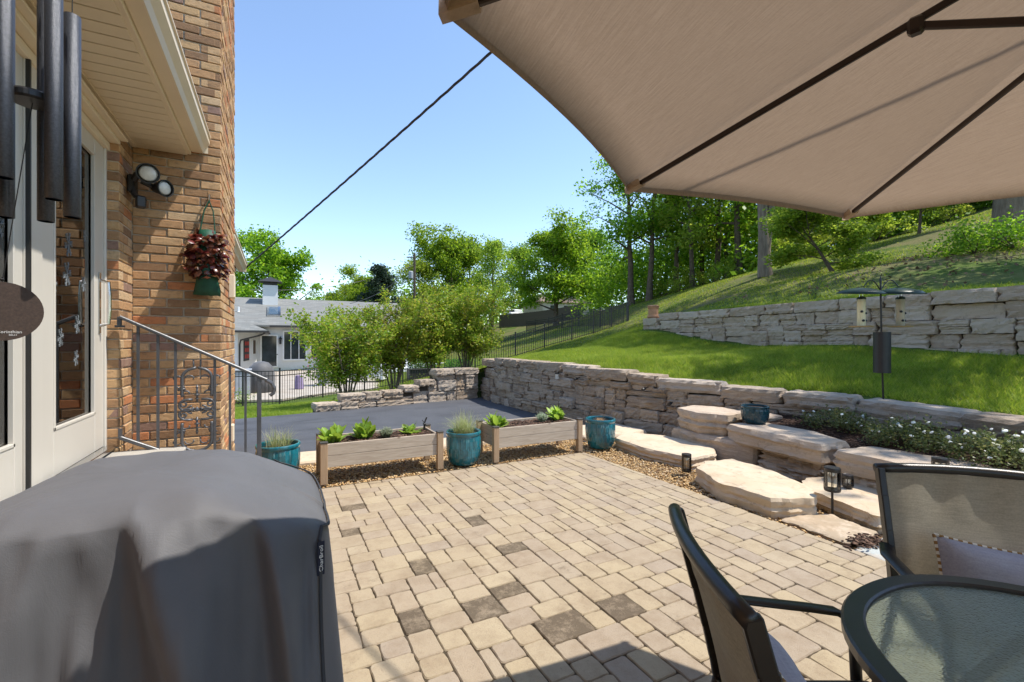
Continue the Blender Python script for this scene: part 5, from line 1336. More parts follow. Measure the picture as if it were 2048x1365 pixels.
# ------------------------------------------------------------------ umbrella
um = thing('patio_umbrella', 'large tan fabric patio umbrella overhead with dark ribs', 'umbrella', (1.65, -.14, 0))
AP = Vector((1.65, -.14, 2.58)); tips = []
for a, r_ in ((56.7, 1.70), (102, 1.647), (144.4, 1.68), (190, 1.68), (235, 1.68), (280, 1.68), (325, 1.68), (11, 1.68)):
    tips.append(Vector((AP.x + r_ * math.cos(R(a)), AP.y + r_ * math.sin(R(a)), 2.15)))
m = NT('canopy_cloth')
f = m.noise(m.coord((1, 1, 1), 'World'), 4, 3)
wv = m.math('ADD', m.math('MULTIPLY', m.noise(m.coord((240, 14, 40), 'World'), 1.0, 3, .7), 1.5), m.math('MULTIPLY', m.noise(m.coord((60, 240, 60), 'World'), 1.0, 3, .7), .5))
c = m.ramp(m.math('MULTIPLY', wv, .5), [(.30, (.27, .195, .135)), (.5, (.315, .23, .16)), (.72, (.37, .275, .195))]); m.col(c); m.set(.95, 0, .1); m.bump(wv, .15, .002)
tr = m.n('BsdfTranslucent'); m.l(c, tr.inputs[0]); mx = m.n('MixShader'); mx.inputs[0].default_value = .36; m.l(m.p.outputs[0], mx.inputs[1]); m.l(tr.outputs[0], mx.inputs[2]); m.l(mx.outputs[0], m.t.nodes['Material Output'].inputs[0]); M['canopy'] = m.m
M['pocket'] = fabric_mat('pocket_cloth', (.56, .45, .35), (.64, .52, .41), .6); M['umb_metal'] = plain('umbrella_bronze', (.032, .020, .015), .35, .4, .5)
NS, NTt = 14, 12
for i in range(8):
    A, B = tips[i], tips[(i + 1) % 8]; V = []
    for s in range(NS + 1):
        u = s / NS
        for t in range(NTt + 1):
            q = t / NTt; e = A.lerp(B, q); bow = 4 * q * (1 - q)
            e = e + (AP - e) * (.018 * bow)
            p_ = AP.lerp(e, u); p_.z -= .030 * bow * u * (1 - u) * 4 * .6
            V.append(p_)
    for t in range(NTt + 1):      # turned-down hem
        e = V[NS * (NTt + 1) + t]; V.append(Vector((e.x, e.y, e.z - .028)) + (AP - e) * .004)
    F = [(s * (NTt + 1) + t, (s + 1) * (NTt + 1) + t, (s + 1) * (NTt + 1) + t + 1, s * (NTt + 1) + t + 1) for s in range(NS + 1) for t in range(NTt)]
    MB().add(V, F).build('canopy_panel', M['canopy'], um, smooth=True)
HUB = Vector((1.65, -.14, 2.52)); COL = Vector((1.65, -.14, 1.98))
for k, T in enumerate(tips):
    tip = T + (AP - T) * .035 - Vector((0, 0, .022)); a_ = HUB + (T - HUB) * .03
    b = MB(); b.bar(tuple(a_ + Vector((0, 0, -.005))), tuple(tip), .013, .020, .003); b.build('rib', M['umb_metal'], um)
    J = HUB.lerp(tip, .46) - Vector((0, 0, .016)); b = MB(); b.bar(tuple(COL + (J - COL).normalized() * .03), tuple(J), .012, .020, .003); b.box(tuple(J), (.035, .035, .045), .008, math.atan2(T.y - AP.y, T.x - AP.x)); b.build('strut', M['umb_metal'], um)
    # fabric pocket at the rib tip
    d = (T - AP); d.z = 0; d.normalize(); s_ = Vector((-d.y, d.x, 0)); inn = T - (T - AP).normalized() * .075
    b = MB(); b.add([T + d * .004 + s_ * .012 - Vector((0, 0, .002)), T + d * .004 - s_ * .012 - Vector((0, 0, .002)), inn - s_ * .026 - Vector((0, 0, .012)), inn + s_ * .026 - Vector((0, 0, .012)), T + d * .004 + s_ * .014 - Vector((0, 0, .032)), T + d * .004 - s_ * .014 - Vector((0, 0, .032)), inn - s_ * .016 - Vector((0, 0, .034)), inn + s_ * .016 - Vector((0, 0, .034))], [(4, 5, 6, 7), (0, 4, 7, 3), (1, 2, 6, 5), (0, 1, 5, 4)]); b.build('tip_pocket', M['pocket'], um)
b = MB(); b.tube([(1.65, -.14, 0), (1.65, -.14, 2.62)], .019, 12); b.build('pole', M['umb_metal'], um, smooth=True)
b = MB(); b.lathe([(.03, -.03), (.045, -.02), (.045, .02), (.03, .03)], tuple(COL), 16); b.build('runner', M['umb_metal'], um)
b = MB(); b.lathe([(.03, -.03), (.05, -.02), (.05, .02), (.03, .03)], tuple(HUB), 16); b.build('hub', M['umb_metal'], um)
b = MB(); b.lathe([(.24, 0), (.25, .015), (.24, .05), (.08, .07), (.03, .09), (.03, .3), (.022, .3), (.022, .32)], (1.65, -.14, .001), 32); b.build('base', M['umb_metal'], um)
b = MB(); b.lathe([(0, 0), (.02, .0), (.025, .03), (0, .06)], (1.65, -.14, 2.61), 12); b.build('finial', M['umb_metal'], um)
# ------------------------------------------------------------------ black metal fence (each panel run is one fence; posts, rails and pickets its parts)
def ground_at(x, y): return max(hz(x, y), float(lowz(np.array([x]), np.array([y]))[0]))
def metal_fence(pts, label, H=1.2, sp=.115, gate=None):
    x0, y0 = pts[0]; root = thing('metal_fence', label, 'fence', (x0, y0, ground_at(x0, y0)), 0, 'black metal fences')
    Z = [ground_at(x, y) for x, y in pts]
    for (x, y), z in zip(pts, Z):
        b = MB(); b.box((x, y, z + (H + .06) / 2), (.055, .055, H + .06), .004); o = b.build('post', M['black_metal'], root)
        c_ = MB(); c_.box((x, y, z + H + .07), (.066, .066, .02), .004); c_.build('cap', M['black_metal'], o)
    for i in range(len(pts) - 1):
        (xa_, ya_), (xb_, yb_) = pts[i], pts[i + 1]; za_, zb_ = Z[i], Z[i + 1]
        for dz in (H - .03, H - .19, .12):
            b = MB(); b.bar((xa_, ya_, za_ + dz), (xb_, yb_, zb_ + dz), .022, .028); b.build('rail', M['black_metal'], root)
        L = math.hypot(xb_ - xa_, yb_ - ya_); n = int(L / sp); b = MB()
        for k in range(1, n):
            t = k / n; b.bar((lerp(xa_, xb_, t), lerp(ya_, yb_, t), lerp(za_, zb_, t) + .05), (lerp(xa_, xb_, t), lerp(ya_, yb_, t), lerp(za_, zb_, t) + H - .02), .017, .017)
        b.build('pickets', M['black_metal'], root, kind='stuff')
metal_fence([(-3.2, 18.4), (-1.0, 17.9), (.11, 17.5), (1.62, 19.2), (3.34, 20.1), (5.1, 20.6), (6.9, 20.8), (8.6, 20.5), (10.4, 19.7), (12.0, 19.6), (13.6, 19.5), (15.0, 19.5), (16.2, 19.5), (17.4, 19.5)], 'black metal picket fence running behind the shrubs and up the lawn')
metal_fence([(17.4, 19.56), (18.6, 23.5), (19.8, 27.5), (21, 31.5), (22.2, 35.5), (23.4, 40), (24.6, 44)], 'black metal picket fence running away from the hill corner towards the wooden fence', sp=.16)
# wooden privacy fence in the distance
M['greywood'] = wood_mat('grey_fence_board', (.09, .075, .065), (.15, .125, .105), 'Z', False)
wf = thing('wooden_fence', 'weathered grey wooden privacy fence beyond the black fence', 'fence', (33, 55, 3.9))
bd = MB().add(*cbox(.075, .012, .95, .004)).mesh('board')
A_, B_ = Vector((30.5, 63)), Vector((36, 49)); L = (B_ - A_).length; nbd = int(L / .155)
for k in range(nbd):
    p_ = A_.lerp(B_, k / nbd); z = ground_at(p_.x, p_.y)
    link('board', bd, M['greywood'], wf, (p_.x - 33, p_.y - 55, z + .95 - 3.9 + random.uniform(-.02, .02)), (0, 0, math.atan2(B_.y - A_.y, B_.x - A_.x)))
# ------------------------------------------------------------------ neighbour's house and terrace
tz = -.62
b = MB(); b.prism([(-8, 20.2), (-3, 19.4), (-.9, 18.8), (.2, 18.6), (2.2, 20.4), (5, 21.4), (8.5, 21.6), (9.5, 36), (-8, 36)], tz - .3, tz)
M['terrace'] = ground_mat('terrace_paving', [(.3, (.34, .29, .24)), (.5, (.42, .37, .31)), (.7, (.46, .42, .37))], 1.3, .4, 30)
o = b.build('terrace', M['terrace']); o['kind'] = 'structure'
m = NT('white_brick'); v = m.coord(space='World'); bt = m.n('TexBrick'); mp = m.coord((1, 1, 1), 'World')
M['nwall'] = plain('white_siding', (.66, .66, .65), .6, var=.04, scale=2, bump=.3, bscale=25); M['dark_trim'] = plain('dark_trim', (.03, .028, .027), .5)
m = NT('roof_shingle'); g = m.n('NewGeometry'); 
bt = m.n('TexBrick'); bt.inputs['Scale'].default_value = 1.0; bt.inputs['Brick Width'].default_value = .45; bt.inputs['Row Height'].default_value = .16; bt.inputs['Mortar Size'].default_value = .006
bt.inputs['Color1'].default_value = (.13, .145, .145, 1); bt.inputs['Color2'].default_value = (.24, .25, .24, 1); bt.inputs['Mortar'].default_value = (.12, .12, .12, 1); m.l(g.outputs['Position'], bt.inputs['Vector'])
m.col(m.mix(bt.outputs['Color'], (.20, .19, .17), m.noise(m.coord((1, 1, 1), 'World'), 1.5, 5))); m.set(.9); m.bump(bt.outputs['Color'], .4, .02); M['nroof'] = m.m
M['window_dark'] = plain('window_glass', (.035, .045, .05), .06, 0, .7, var=.5, scale=1.5)
nh = thing('neighbour_house', 'white single-storey house with grey shingle roof behind the fence', 'house', (3, 37, tz))
FY = 36.5
b = MB(); b.box((3.7, FY + 3.2, (tz + 2.55) / 2), (11.4, 6.4, 2.55 - tz)); b.build('wall', M['nwall'], nh)
b = MB(); b.prism([(-6.5, 30.5), (-1.95, 30.5), (-1.15, 36.49), (-6.5, 36.49)], tz, 2.1); b.build('wing_wall', M['nwall'], nh)
def roofslab(V, th=.12): return MB().add([tuple(p) for p in V] + [(x, y, z - th) for x, y, z in V], [tuple(range(len(V))), tuple(range(2 * len(V) - 1, len(V) - 1, -1))] + [(i, i + len(V), (i + 1) % len(V) + len(V), (i + 1) % len(V)) for i in range(len(V))])
rf_ = roofslab([(-6.5, FY - .75, 2.62), (9.8, FY - .75, 2.62), (9.8, FY + 5.2, 4.95), (-6.5, FY + 5.2, 4.95)]).build('roof', M['nroof'], nh)
roofslab([(-6.5, FY + 5.2, 4.95), (9.8, FY + 5.2, 4.95), (9.8, FY + 9, 3.2), (-6.5, FY + 9, 3.2)]).build('roof', M['nroof'], nh)
# hip roof of the wing
e = .6; x0, x1, y0, y1 = -6.5, -.45, 30.0, FY
roofslab([(x0, y0, 2.12), (x1, y0, 2.12), (x1 - 2.4, y0 + 3.0, 3.25), (x0, y0 + 3.0, 3.25)]).build('wing_roof', M['nroof'], nh)
roofslab([(x1, y0, 2.12), (x1, y1, 2.12), (x1 - 2.4, y1, 3.25), (x1 - 2.4, y0 + 3.0, 3.25)]).build('wing_roof', M['nroof'], nh)
b = MB(); b.box((4.7, FY - .80, 2.52), (10.2, .10, .12), .01); b.box((x1 + .05, (y0 + y1) / 2 - .2, 2.04), (.10, y1 - y0 - .5, .11), .01); b.box(((x0 + x1) / 2, y0 - .05, 2.04), (x1 - x0, .10, .11), .01); b.build('gutter', M['dark_trim'], nh)
b = MB(); b.tube([(x1 - .1, y0 + .05, 2.0), (x1 - .3, y0 + .1, 1.85), (-1.80, 30.38, 1.55), (-1.86, 30.40, 1.3), (-1.86, 30.40, tz + .1)], .05, 6); b.build('downspout', M['dark_trim'], nh)
# chimney
ch = MB(); ch.box((-.4, FY + 4.0, 5.0), (1.05, .9, 1.7)); cho = ch.build('chimney', M['nwall'], nh)
c2_ = MB(); c2_.box((-.4, FY + 4.0, 5.98), (.95, .8, .22)); c2_.add([(-.4 - .85, FY + 3.3, 6.1), (-.4 + .85, FY + 3.3, 6.1), (-.4 + .85, FY + 4.7, 6.1), (-.4 - .85, FY + 4.7, 6.1), (-.4, FY + 4.0, 6.55)], [(3, 2, 1, 0), (0, 1, 4), (1, 2, 4), (2, 3, 4), (3, 0, 4)]); c2_.build('chimney_cap', M['dark_trim'], cho)
# skylight and vent
def onroof(x, t): return (x, FY - .75 + 5.95 * t, 2.62 + 2.33 * t)
q = [onroof(-.60, .28), onroof(.30, .28), onroof(.30, .62), onroof(-.60, .62)]; s1 = MB().add([(x, y - .03, z + .10) for x, y, z in q] + [(x, y, z + .005) for x, y, z in q], [(0, 1, 2, 3), (0, 4, 5, 1), (1, 5, 6, 2), (2, 6, 7, 3), (3, 7, 4, 0)]); so_ = s1.build('skylight', M['chrome'], nh)
M['sky_glass'] = plain('skylight_glass', (.05, .09, .14), .05, 0, .8, var=.1)
q = [onroof(-.48, .32), onroof(.18, .32), onroof(.18, .58), onroof(-.48, .58)]; MB().add([(x, y - .035, z + .108) for x, y, z in q], [(0, 1, 2, 3)]).build('pane', M['sky_glass'], so_)
vx = onroof(-2.4, .42); b = MB(); b.lathe([(.10, 0), (.06, .04), (.05, .38), (0, .38)], vx, 10); b.build('vent_pipe', M['white'], nh)
# door and windows on the facade
def opening(xa_, xb_, za_, zb_, name, mull=0, parent=None, y=FY, pane='window_dark'):
    b = MB(); w_ = .09
    for (cx_, cz_, sx_, sz_) in (((xa_ + xb_) / 2, zb_ - w_ / 2, xb_ - xa_, w_), ((xa_ + xb_) / 2, za_ + w_ / 2, xb_ - xa_, w_), (xa_ + w_ / 2, (za_ + zb_) / 2, w_, zb_ - za_ - 2 * w_), (xb_ - w_ / 2, (za_ + zb_) / 2, w_, zb_ - za_ - 2 * w_)): b.box((cx_, y - .05, cz_), (sx_, .10, sz_))
    for k in range(1, mull + 1): b.box((lerp(xa_, xb_, k / (mull + 1)), y - .04, (za_ + zb_) / 2), (.05, .08, zb_ - za_ - 2 * w_))
    o = b.build(name, M['white'], nh); MB().add([(xa_ + w_, y - .012, za_ + w_), (xb_ - w_, y - .012, za_ + w_), (xb_ - w_, y - .012, zb_ - w_), (xa_ + w_, y - .012, zb_ - w_)], [(0, 1, 2, 3)]).build('pane', M[pane], o); return o
d_ = opening(-.98, .12, tz + .25, 1.95, 'door', 0); b = MB(); b.lathe([(0, -.04), (.05, 0), (0, .04)], (.07, FY - .12, .55), 8); b.build('handle', M['dark_trim'], d_)
opening(.42, 2.0, .1, 2.25, 'window', 2); opening(2.2, 4.4, .1, 2.25, 'window', 2); opening(4.8, 7.0, .1, 2.25, 'window', 2)
b = MB(); b.box((.27, FY - .14, 1.45), (.14, .16, .34), .01); b.add([(.16, FY - .26, 1.63), (.38, FY - .26, 1.63), (.38, FY - .02, 1.63), (.16, FY - .02, 1.63), (.27, FY - .14, 1.85)], [(0, 1, 4), (1, 2, 4), (2, 3, 4), (3, 0, 4), (3, 2, 1, 0)]); b.build('wall_lantern', M['dark_trim'], nh)
# wall art on the wing
aw = thing('wall_art', 'dark framed red patterned wall art on the white house', 'wall art', (-1.62, 32.7, .6)); b = MB(); b.box((-1.635, 32.7, .95), (.05, 1.5, 1.35), .01, -.1328); b.build('frame', M['dark_trim'], aw)
M['red'] = plain('red_paint', (.45, .05, .04), .7)
for i in range(3):
    for j in range(3):
        b = MB()
        b.box((-1.605 + .06 * (i - 1), 32.7 + .45 * (i - 1), .55 + .4 * j), (.02, .30, .24), 0, -.1328); b.build('pattern', M['red'], aw)
b = MB(); b.box((-1.29, 35.2, 1.1), (.06, .5, .9), .01, -.1328); tag(b.build('wall_art', M['twig'] if 'twig' in M else M['dark_trim']), 'small brown framed picture next to the white house door', 'wall art')
# things on the terrace
cb = thing('storage_box', 'pale grey storage cabinet on the neighbours\' terrace behind the fence', 'cabinet', (-1.35, 20.9, tz))
M['boxgrey'] = plain('grey_plastic', (.33, .35, .38), .6)
b = MB(); b.box((-1.35, 20.9, tz + .48), (.9, .6, .95), .02); b.build('body', M['boxgrey'], cb); b = MB(); b.box((-1.35, 20.9, tz + .98), (.98, .68, .06), .015); b.build('lid', M['boxgrey'], cb)
cg = MB(); P = [(.5, 0), (.5, .5), (.48, .8), (.42, 1.05), (.28, 1.22), (.1, 1.27), (0, 1.27)]; cg.lathe(P, (-.55, 21.6, tz + .002), 20, flute=lambda j, k: 1 + .05 * math.sin(k * 2.5 + j)); tag(cg.build('covered_grill', M['cover'], None, smooth=True), 'round dark covered grill beside the grey cabinet on the far terrace', 'grill')
M['hedge'] = leaf_mat('potted_leaf', [(.05, .13, .02), (.09, .20, .03), (.14, .27, .05)], .4, .5)
M['pink'] = leaf_mat('pink_petal', [(.5, .10, .30), (.6, .2, .4), (.4, .05, .2)], .3, .6)
for (x, y, w_, lab) in ((6.6, 22.6, 1.5, 'left black planter box of greenery behind the fence'), (8.6, 22.8, 1.4, 'right black planter box of greenery behind the fence')):
    p = thing('planter_box', lab, 'planter', (x, y, tz), 0, 'black planter boxes on the far terrace')
    b = MB(); b.box((x, y, tz + .35), (w_, .6, .7), .02); b.box((x, y, tz + .71), (w_ + .08, .68, .05), .01); b.build('box', M['dark_trim'], p)
    Q = np.c_[rng.uniform(-w_ / 2, w_ / 2, 900), rng.uniform(-.3, .3, 900), rng.uniform(.7, 1.15, 900)]; link('foliage', mesh_np('foliage', *leafcards(Q, .10)), M['hedge'], p)
pp = thing('flower_pot', 'dark pot with pink flowers in front of the white house', 'flower pot', (2.0, 23.5, tz)); b = MB(); b.lathe([(.2, 0), (.3, .55), (.33, .6), (0, .58)], (2.0, 23.5, tz), 14); b.build('body', M['boxgrey'], pp)
Q = rng.normal(0, .24, (700, 3)) + (0, 0, .95); link('foliage', mesh_np('foliage', *leafcards(Q, .10)), M['hedge'], pp); Q = rng.normal(0, .30, (260, 3)) + (0, 0, 1.05); link('flowers', mesh_np('flowers', *leafcards(Q, .09)), M['pink'], pp, kind='stuff')
M['lav'] = plain('lavender_cloth', (.28, .22, .36), .9)
def outdoor_seat(x, y, rz, lab):
    p = thing('outdoor_sofa', lab, 'sofa', (x, y, tz), rz, 'white outdoor seats on the far terrace')
    for nm, mat, c_, d in (('seat', 'white', (0, 0, .32), (1.5, .75, .26)), ('backrest', 'white', (0, .36, .58), (1.5, .18, .62)), ('arm', 'white', (-.80, 0, .40), (.16, .8, .56)), ('arm', 'white', (.80, 0, .40), (.16, .8, .56)), ('cushion', 'lav', (-.4, .18, .62), (.42, .16, .36))):
        b = MB(); b.box(c_, d, .03); b.build(nm, M[mat], p, world=False)
    for sx in (-1, 1):
        for sy in (-1, 1):
            b = MB(); b.box((sx * .7, sy * .3, .10), (.06, .06, .20)); b.build('leg', M['dark_trim'], p, world=False)
tc = thing('side_table', 'small table under a lavender cloth beside the pink flowers', 'table', (.9, 22.2, tz)); b = MB(); b.lathe([(.19, .02), (.17, .3), (.15, .56), (.14, .60), (0, .61)], n=18, flute=lambda j, k: 1 + .05 * math.sin(k * 2.1) * (j < 2)); b.build('cloth', M['lav'], tc, world=False); outdoor_seat(4.3, 24.5, 2.6, 'white outdoor sofa on the terrace behind the shrubs')
outdoor_seat(6.8, 28.5, .1, 'white outdoor sofa farthest back on the terrace')
b = MB(); b.box((7.3, 30.5, tz + .3), (7.5, .35, .6), .02); tag(b.build('garden_wall', M['nwall']), 'low white garden wall at the back of the terrace', 'wall')
# ------------------------------------------------------------------ terracotta pot at the end of the upper wall
tp_ = thing('terracotta_chimney_pot', 'terracotta chimney pot standing at the low end of the upper wall', 'pot', (10.42, 10.55, hz(10.1, 10.55) + .425)); M['terracotta'] = plain('terracotta', (.46, .23, .12), .85, var=.15)
b = MB(); b.lathe([(.17, 0), (.19, .02), (.18, .07), (.155, .09), (.15, .28), (.17, .31), (.175, .35), (.15, .36), (.12, .35), (.12, .1), (0, .1)], n=20); b.build('body', M['terracotta'], tp_, world=False); b = MB(); b.lathe([(.185, .352), (.19, .37), (.1, .40), (0, .405)], n=20); b.build('lid', M['terracotta'], tp_, world=False)

# ------------------------------------------------------------------ trees
M['bark'] = plain('bark', (.10, .075, .055), .95, var=.4, scale=6, bump=.9, bscale=22)
m = NT('pale_bark'); vv = m.coord((4, 4, .6), 'World'); m.col(m.ramp(m.noise(vv, 3, 6, .65), [(.3, (.12, .09, .065)), (.7, (.28, .225, .175))])); m.set(.95); m.bump(m.noise(vv, 5, 6, .7), .9, .05); M['pale_bark'] = m.m
M['leaf_mid'] = leaf_mat('leaf_mid', [(.09, .18, .010), (.14, .26, .014), (.20, .33, .02), (.28, .39, .03)], .58, .45)
M['leaf_yel'] = leaf_mat('leaf_yellowgreen', [(.11, .17, .014), (.17, .26, .022), (.24, .32, .032), (.30, .34, .05)], .55, .45)
M['leaf_dark'] = leaf_mat('leaf_dark', [(.07, .14, .010), (.11, .20, .014), (.16, .25, .02), (.21, .30, .025)], .58, .45)
M['cedar_leaf'] = leaf_mat('cedar_leaf', [(.018, .038, .022), (.030, .058, .032), (.045, .075, .04)], .2, .6)
M['myrtle'] = leaf_mat('crape_leaf', [(.12, .22, .014), (.18, .30, .02), (.25, .35, .03), (.33, .37, .045), (.29, .25, .05)], .45, .45)
def tree_meshes(seed, H, r0, cb, spread, limbs, lsize, per, sig, profile, lean=(0, 0), fork=False, subs=(3, 5), tips_n=3, tr_top=.86):
    rr = random.Random(seed); b = MB(); tips = []
    def trunk(x0, y0, dx, dy, rad, z0=0, top=tr_top * H):
        n = 9; P = []; 
        for i in range(n):
            t = i / (n - 1); P.append(Vector((x0 + dx * t + rr.uniform(-.012, .012) * H * t, y0 + dy * t + rr.uniform(-.012, .012) * H * t, lerp(z0, top, t))))
        b.tube(P, [rad * (1.25 if i == 0 and z0 == 0 else 1) * (1 - .88 * i / (n - 1)) for i in range(n)], 8, caps=False); return P
    trunks = [trunk(0, 0, lean[0], lean[1], r0)]
    if fork: trunks.append(trunk(0, 0, lean[0] + .13 * H, lean[1] - .065 * H, r0 * .8, H * .06))
    gold = 2.39996
    for k in range(limbs):
        P = trunks[k % len(trunks)]; t = cb + (1.0 - cb) * ((k + rr.random() * .8) / limbs); t = min(t, .985)
        f_ = t * (len(P) - 1) / 1.0; i = min(len(P) - 2, int(f_)); p0 = P[i].lerp(P[i + 1], f_ - i)
        u = (t - cb) / (1 - cb); L = spread * profile(u) * rr.uniform(.75, 1.15); a = k * gold + rr.uniform(-.5, .5); el = lerp(.15, 1.15, u) + rr.uniform(-.15, .25)
        d = Vector((math.cos(a) * math.cos(el), math.sin(a) * math.cos(el), math.sin(el)))
        m1_ = p0 + d * L * .5 + Vector((0, 0, .06 * L)); p1 = p0 + d * L + Vector((rr.uniform(-.1, .1) * L, rr.uniform(-.1, .1) * L, rr.uniform(-.06, .12) * L)); rl = r0 * lerp(.42, .14, u)
        b.tube([p0, m1_, p1], [rl, rl * .6, rl * .18], 5, caps=False); tips.append(p1)
        for s_ in range(rr.randint(*subs)):
            q = rr.uniform(.3, .95); base = p0.lerp(m1_, q * 2) if q < .5 else m1_.lerp(p1, q * 2 - 1); dd = Vector((rr.gauss(0, 1), rr.gauss(0, 1), rr.gauss(.25, .7))).normalized(); e_ = base + (dd * .8 + d * .5) * L * rr.uniform(.22, .45)
            b.tube([base, e_], [rl * .32, rl * .06], 4, caps=False); tips.append(e_)
            for w_ in range(tips_n):
                g_ = e_ + Vector((rr.gauss(0, 1), rr.gauss(0, 1), rr.gauss(0, .7))) * L * .14; tips.append(g_)
    T = np.array([tuple(t) for t in tips]); r_ = np.random.default_rng(seed + 99)
    cnt = np.maximum(6, (per * r_.uniform(.35, 1.6, len(T)))).astype(int); Pl = np.repeat(T, cnt, 0) + r_.normal(0, 1, (cnt.sum(), 3)).clip(-1.7, 1.7) * sig * np.array([1, 1, .62]) * np.repeat(r_.uniform(.6, 1.35, len(T)), cnt)[:, None]
    Pl = Pl[Pl[:, 2] > .04 * H]
    V, F = leafcards(Pl, lsize, .1, .62)
    return b.mesh('trunk', True), mesh_np('crown', V, F)
def round_p(u): return math.sin(math.pi * min(1, .18 + u * .80)) ** .7
def tall_p(u): return .55 + .5 * math.sin(math.pi * u) - .35 * u
def cone_p(u): return max(.1, 1.05 - .95 * u)
kinds = {}
def kind(name, leafm, barkm='bark', **kw):
    t, c_ = tree_meshes(**kw); t.materials.append(M[barkm]); c_.materials.append(M[leafm]); kinds[name] = (t, c_, kw['H'])
kind('maple', 'leaf_mid', seed=1, H=12, r0=.35, cb=.18, spread=5.2, limbs=19, lsize=.32, per=90, sig=.55, profile=round_p)
kind('maple2', 'leaf_mid', seed=21, H=12, r0=.35, cb=.16, spread=5.4, limbs=20, lsize=.32, per=90, sig=.58, profile=round_p)
kind('oak', 'leaf_yel', seed=2, H=14, r0=.32, cb=.22, spread=4.6, limbs=16, lsize=.28, per=46, sig=.55, profile=round_p)
kind('oak2', 'leaf_yel', seed=12, H=14, r0=.30, cb=.25, spread=4.2, limbs=15, lsize=.28, per=42, sig=.60, profile=tall_p)
kind('tall', 'leaf_mid', seed=3, H=17, r0=.30, cb=.28, spread=4.6, limbs=17, lsize=.28, per=28, sig=.62, profile=tall_p, lean=(.5, .2))
kind('tall2', 'leaf_mid', seed=4, H=17, r0=.26, cb=.30, spread=4.2, limbs=16, lsize=.28, per=32, sig=.64, profile=tall_p, lean=(-.7, .3))
kind('tall3', 'leaf_yel', seed=5, H=16, r0=.22, cb=.25, spread=3.8, limbs=16, lsize=.28, per=32, sig=.62, profile=tall_p, lean=(.9, -.2))
kind('cedar', 'cedar_leaf', seed=6, H=11, r0=.25, cb=.10, spread=3.4, limbs=20, lsize=.22, per=48, sig=.34, profile=cone_p)
kind('dark', 'leaf_dark', seed=7, H=12, r0=.25, cb=.10, spread=4.4, limbs=18, lsize=.28, per=60, sig=.7, profile=round_p)
kind('dogwood', 'leaf_yel', seed=8, H=4.2, r0=.10, cb=.16, spread=2.6, limbs=14, lsize=.17, per=70, sig=.26, profile=tall_p, lean=(-1.7, .1))
kind('dogwood2', 'leaf_mid', seed=9, H=5.0, r0=.10, cb=.30, spread=2.8, limbs=13, lsize=.17, per=70, sig=.28, profile=tall_p, lean=(.3, .1))
kind('giant', 'leaf_mid', 'pale_bark', seed=10, H=18, r0=.25, cb=.40, spread=6.0, limbs=16, lsize=.24, per=60, sig=.45, profile=tall_p, lean=(-.5, .25), fork=True)
kind('giant2', 'leaf_mid', 'pale_bark', seed=14, H=18, r0=.36, cb=.40, spread=6.2, limbs=11, lsize=.24, per=34, sig=.55, profile=tall_p, lean=(.2, -.2))
kind('airy', 'leaf_mid', 'pale_bark', seed=16, H=16, r0=.28, cb=.32, spread=6.0, limbs=11, lsize=.24, per=70, sig=.42, profile=tall_p, lean=(.2, .2))
def put(k, x, y, H, rz, label, cat='tree', name='broadleaf_tree', group=None, z=None, sxy=1.0):
    t, c_, H0 = kinds[k]; s = H / H0; zz = ground_at(x, y) if z is None else z
    r = thing(name, label, cat, (x, y, zz - .05), rz, group)
    link('trunk', t, None, r, scale=(s * sxy, s * sxy, s)); link('crown', c_, None, r, scale=(s * sxy, s * sxy, s))
    return r
def wpos(px, d): dx = (px - 1024) / 910; v = FWD * d + RGT * dx * d; return float(v[0]), float(v[1])
for (k, px, d, H, rz, lab, nm, sxy) in (
    ('maple', 548, 58, 14.2, .3, 'full green maple rising behind the white house roof', 'maple_tree', .95),
    ('dark', 668, 95, 11.5, 2, 'small distant tree right of the maple', 'broadleaf_tree', 1.0),
    ('oak', 700, 85, 12.0, 1, 'distant pale green tree left of the dark cedar', 'broadleaf_tree', 1.0),
    ('cedar', 762, 48, 11.0, 1, 'dark blue-green cedar left of the utility pole', 'cedar_tree', 1.05),
    ('oak', 838, 62, 13.0, 3, 'yellow-green tree just behind the utility pole', 'broadleaf_tree', .9),
    ('maple2', 898, 66, 14.8, .6, 'tall green tree right of the utility pole, highest in the middle', 'broadleaf_tree', .85),
    ('oak2', 985, 58, 13.2, 4, 'thin olive tree left of the round green tree', 'broadleaf_tree', .85),
    ('oak', 940, 75, 15.0, 5, 'yellow-green tree between the tall one and the thin olive one', 'broadleaf_tree', 1.0),
    ('maple2', 1112, 46, 9.3, 2.1, 'round dense green tree in front of the cream house', 'maple_tree', 1.05),
    ('maple', 735, 78, 11.5, 1.1, 'green tree partly behind the dark cedar', 'broadleaf_tree', 1.0),
    ('oak', 655, 70, 8.2, 2.1, 'low bushy tree over the white house roof, right of the maple', 'broadleaf_tree', 1.1),
    ('dark', 1040, 80, 13, 1.1, 'dark distant tree left of the round green tree', 'broadleaf_tree', 1.0),
    ('dark', 1180, 75, 14, 2.3, 'dark distant tree right of the round green tree', 'broadleaf_tree', 1.0),
    ('tall', 1262, 36, 15.0, 1.0, 'left of the two tall trees beside the fence corner', 'broadleaf_tree', 1.0),
    ('tall2', 1298, 35, 15.5, 3.0, 'right of the two tall trees beside the fence corner', 'broadleaf_tree', 1.0)):
    x, y = wpos(px, d); put(k, x, y, H, rz, lab, name=nm, sxy=sxy)
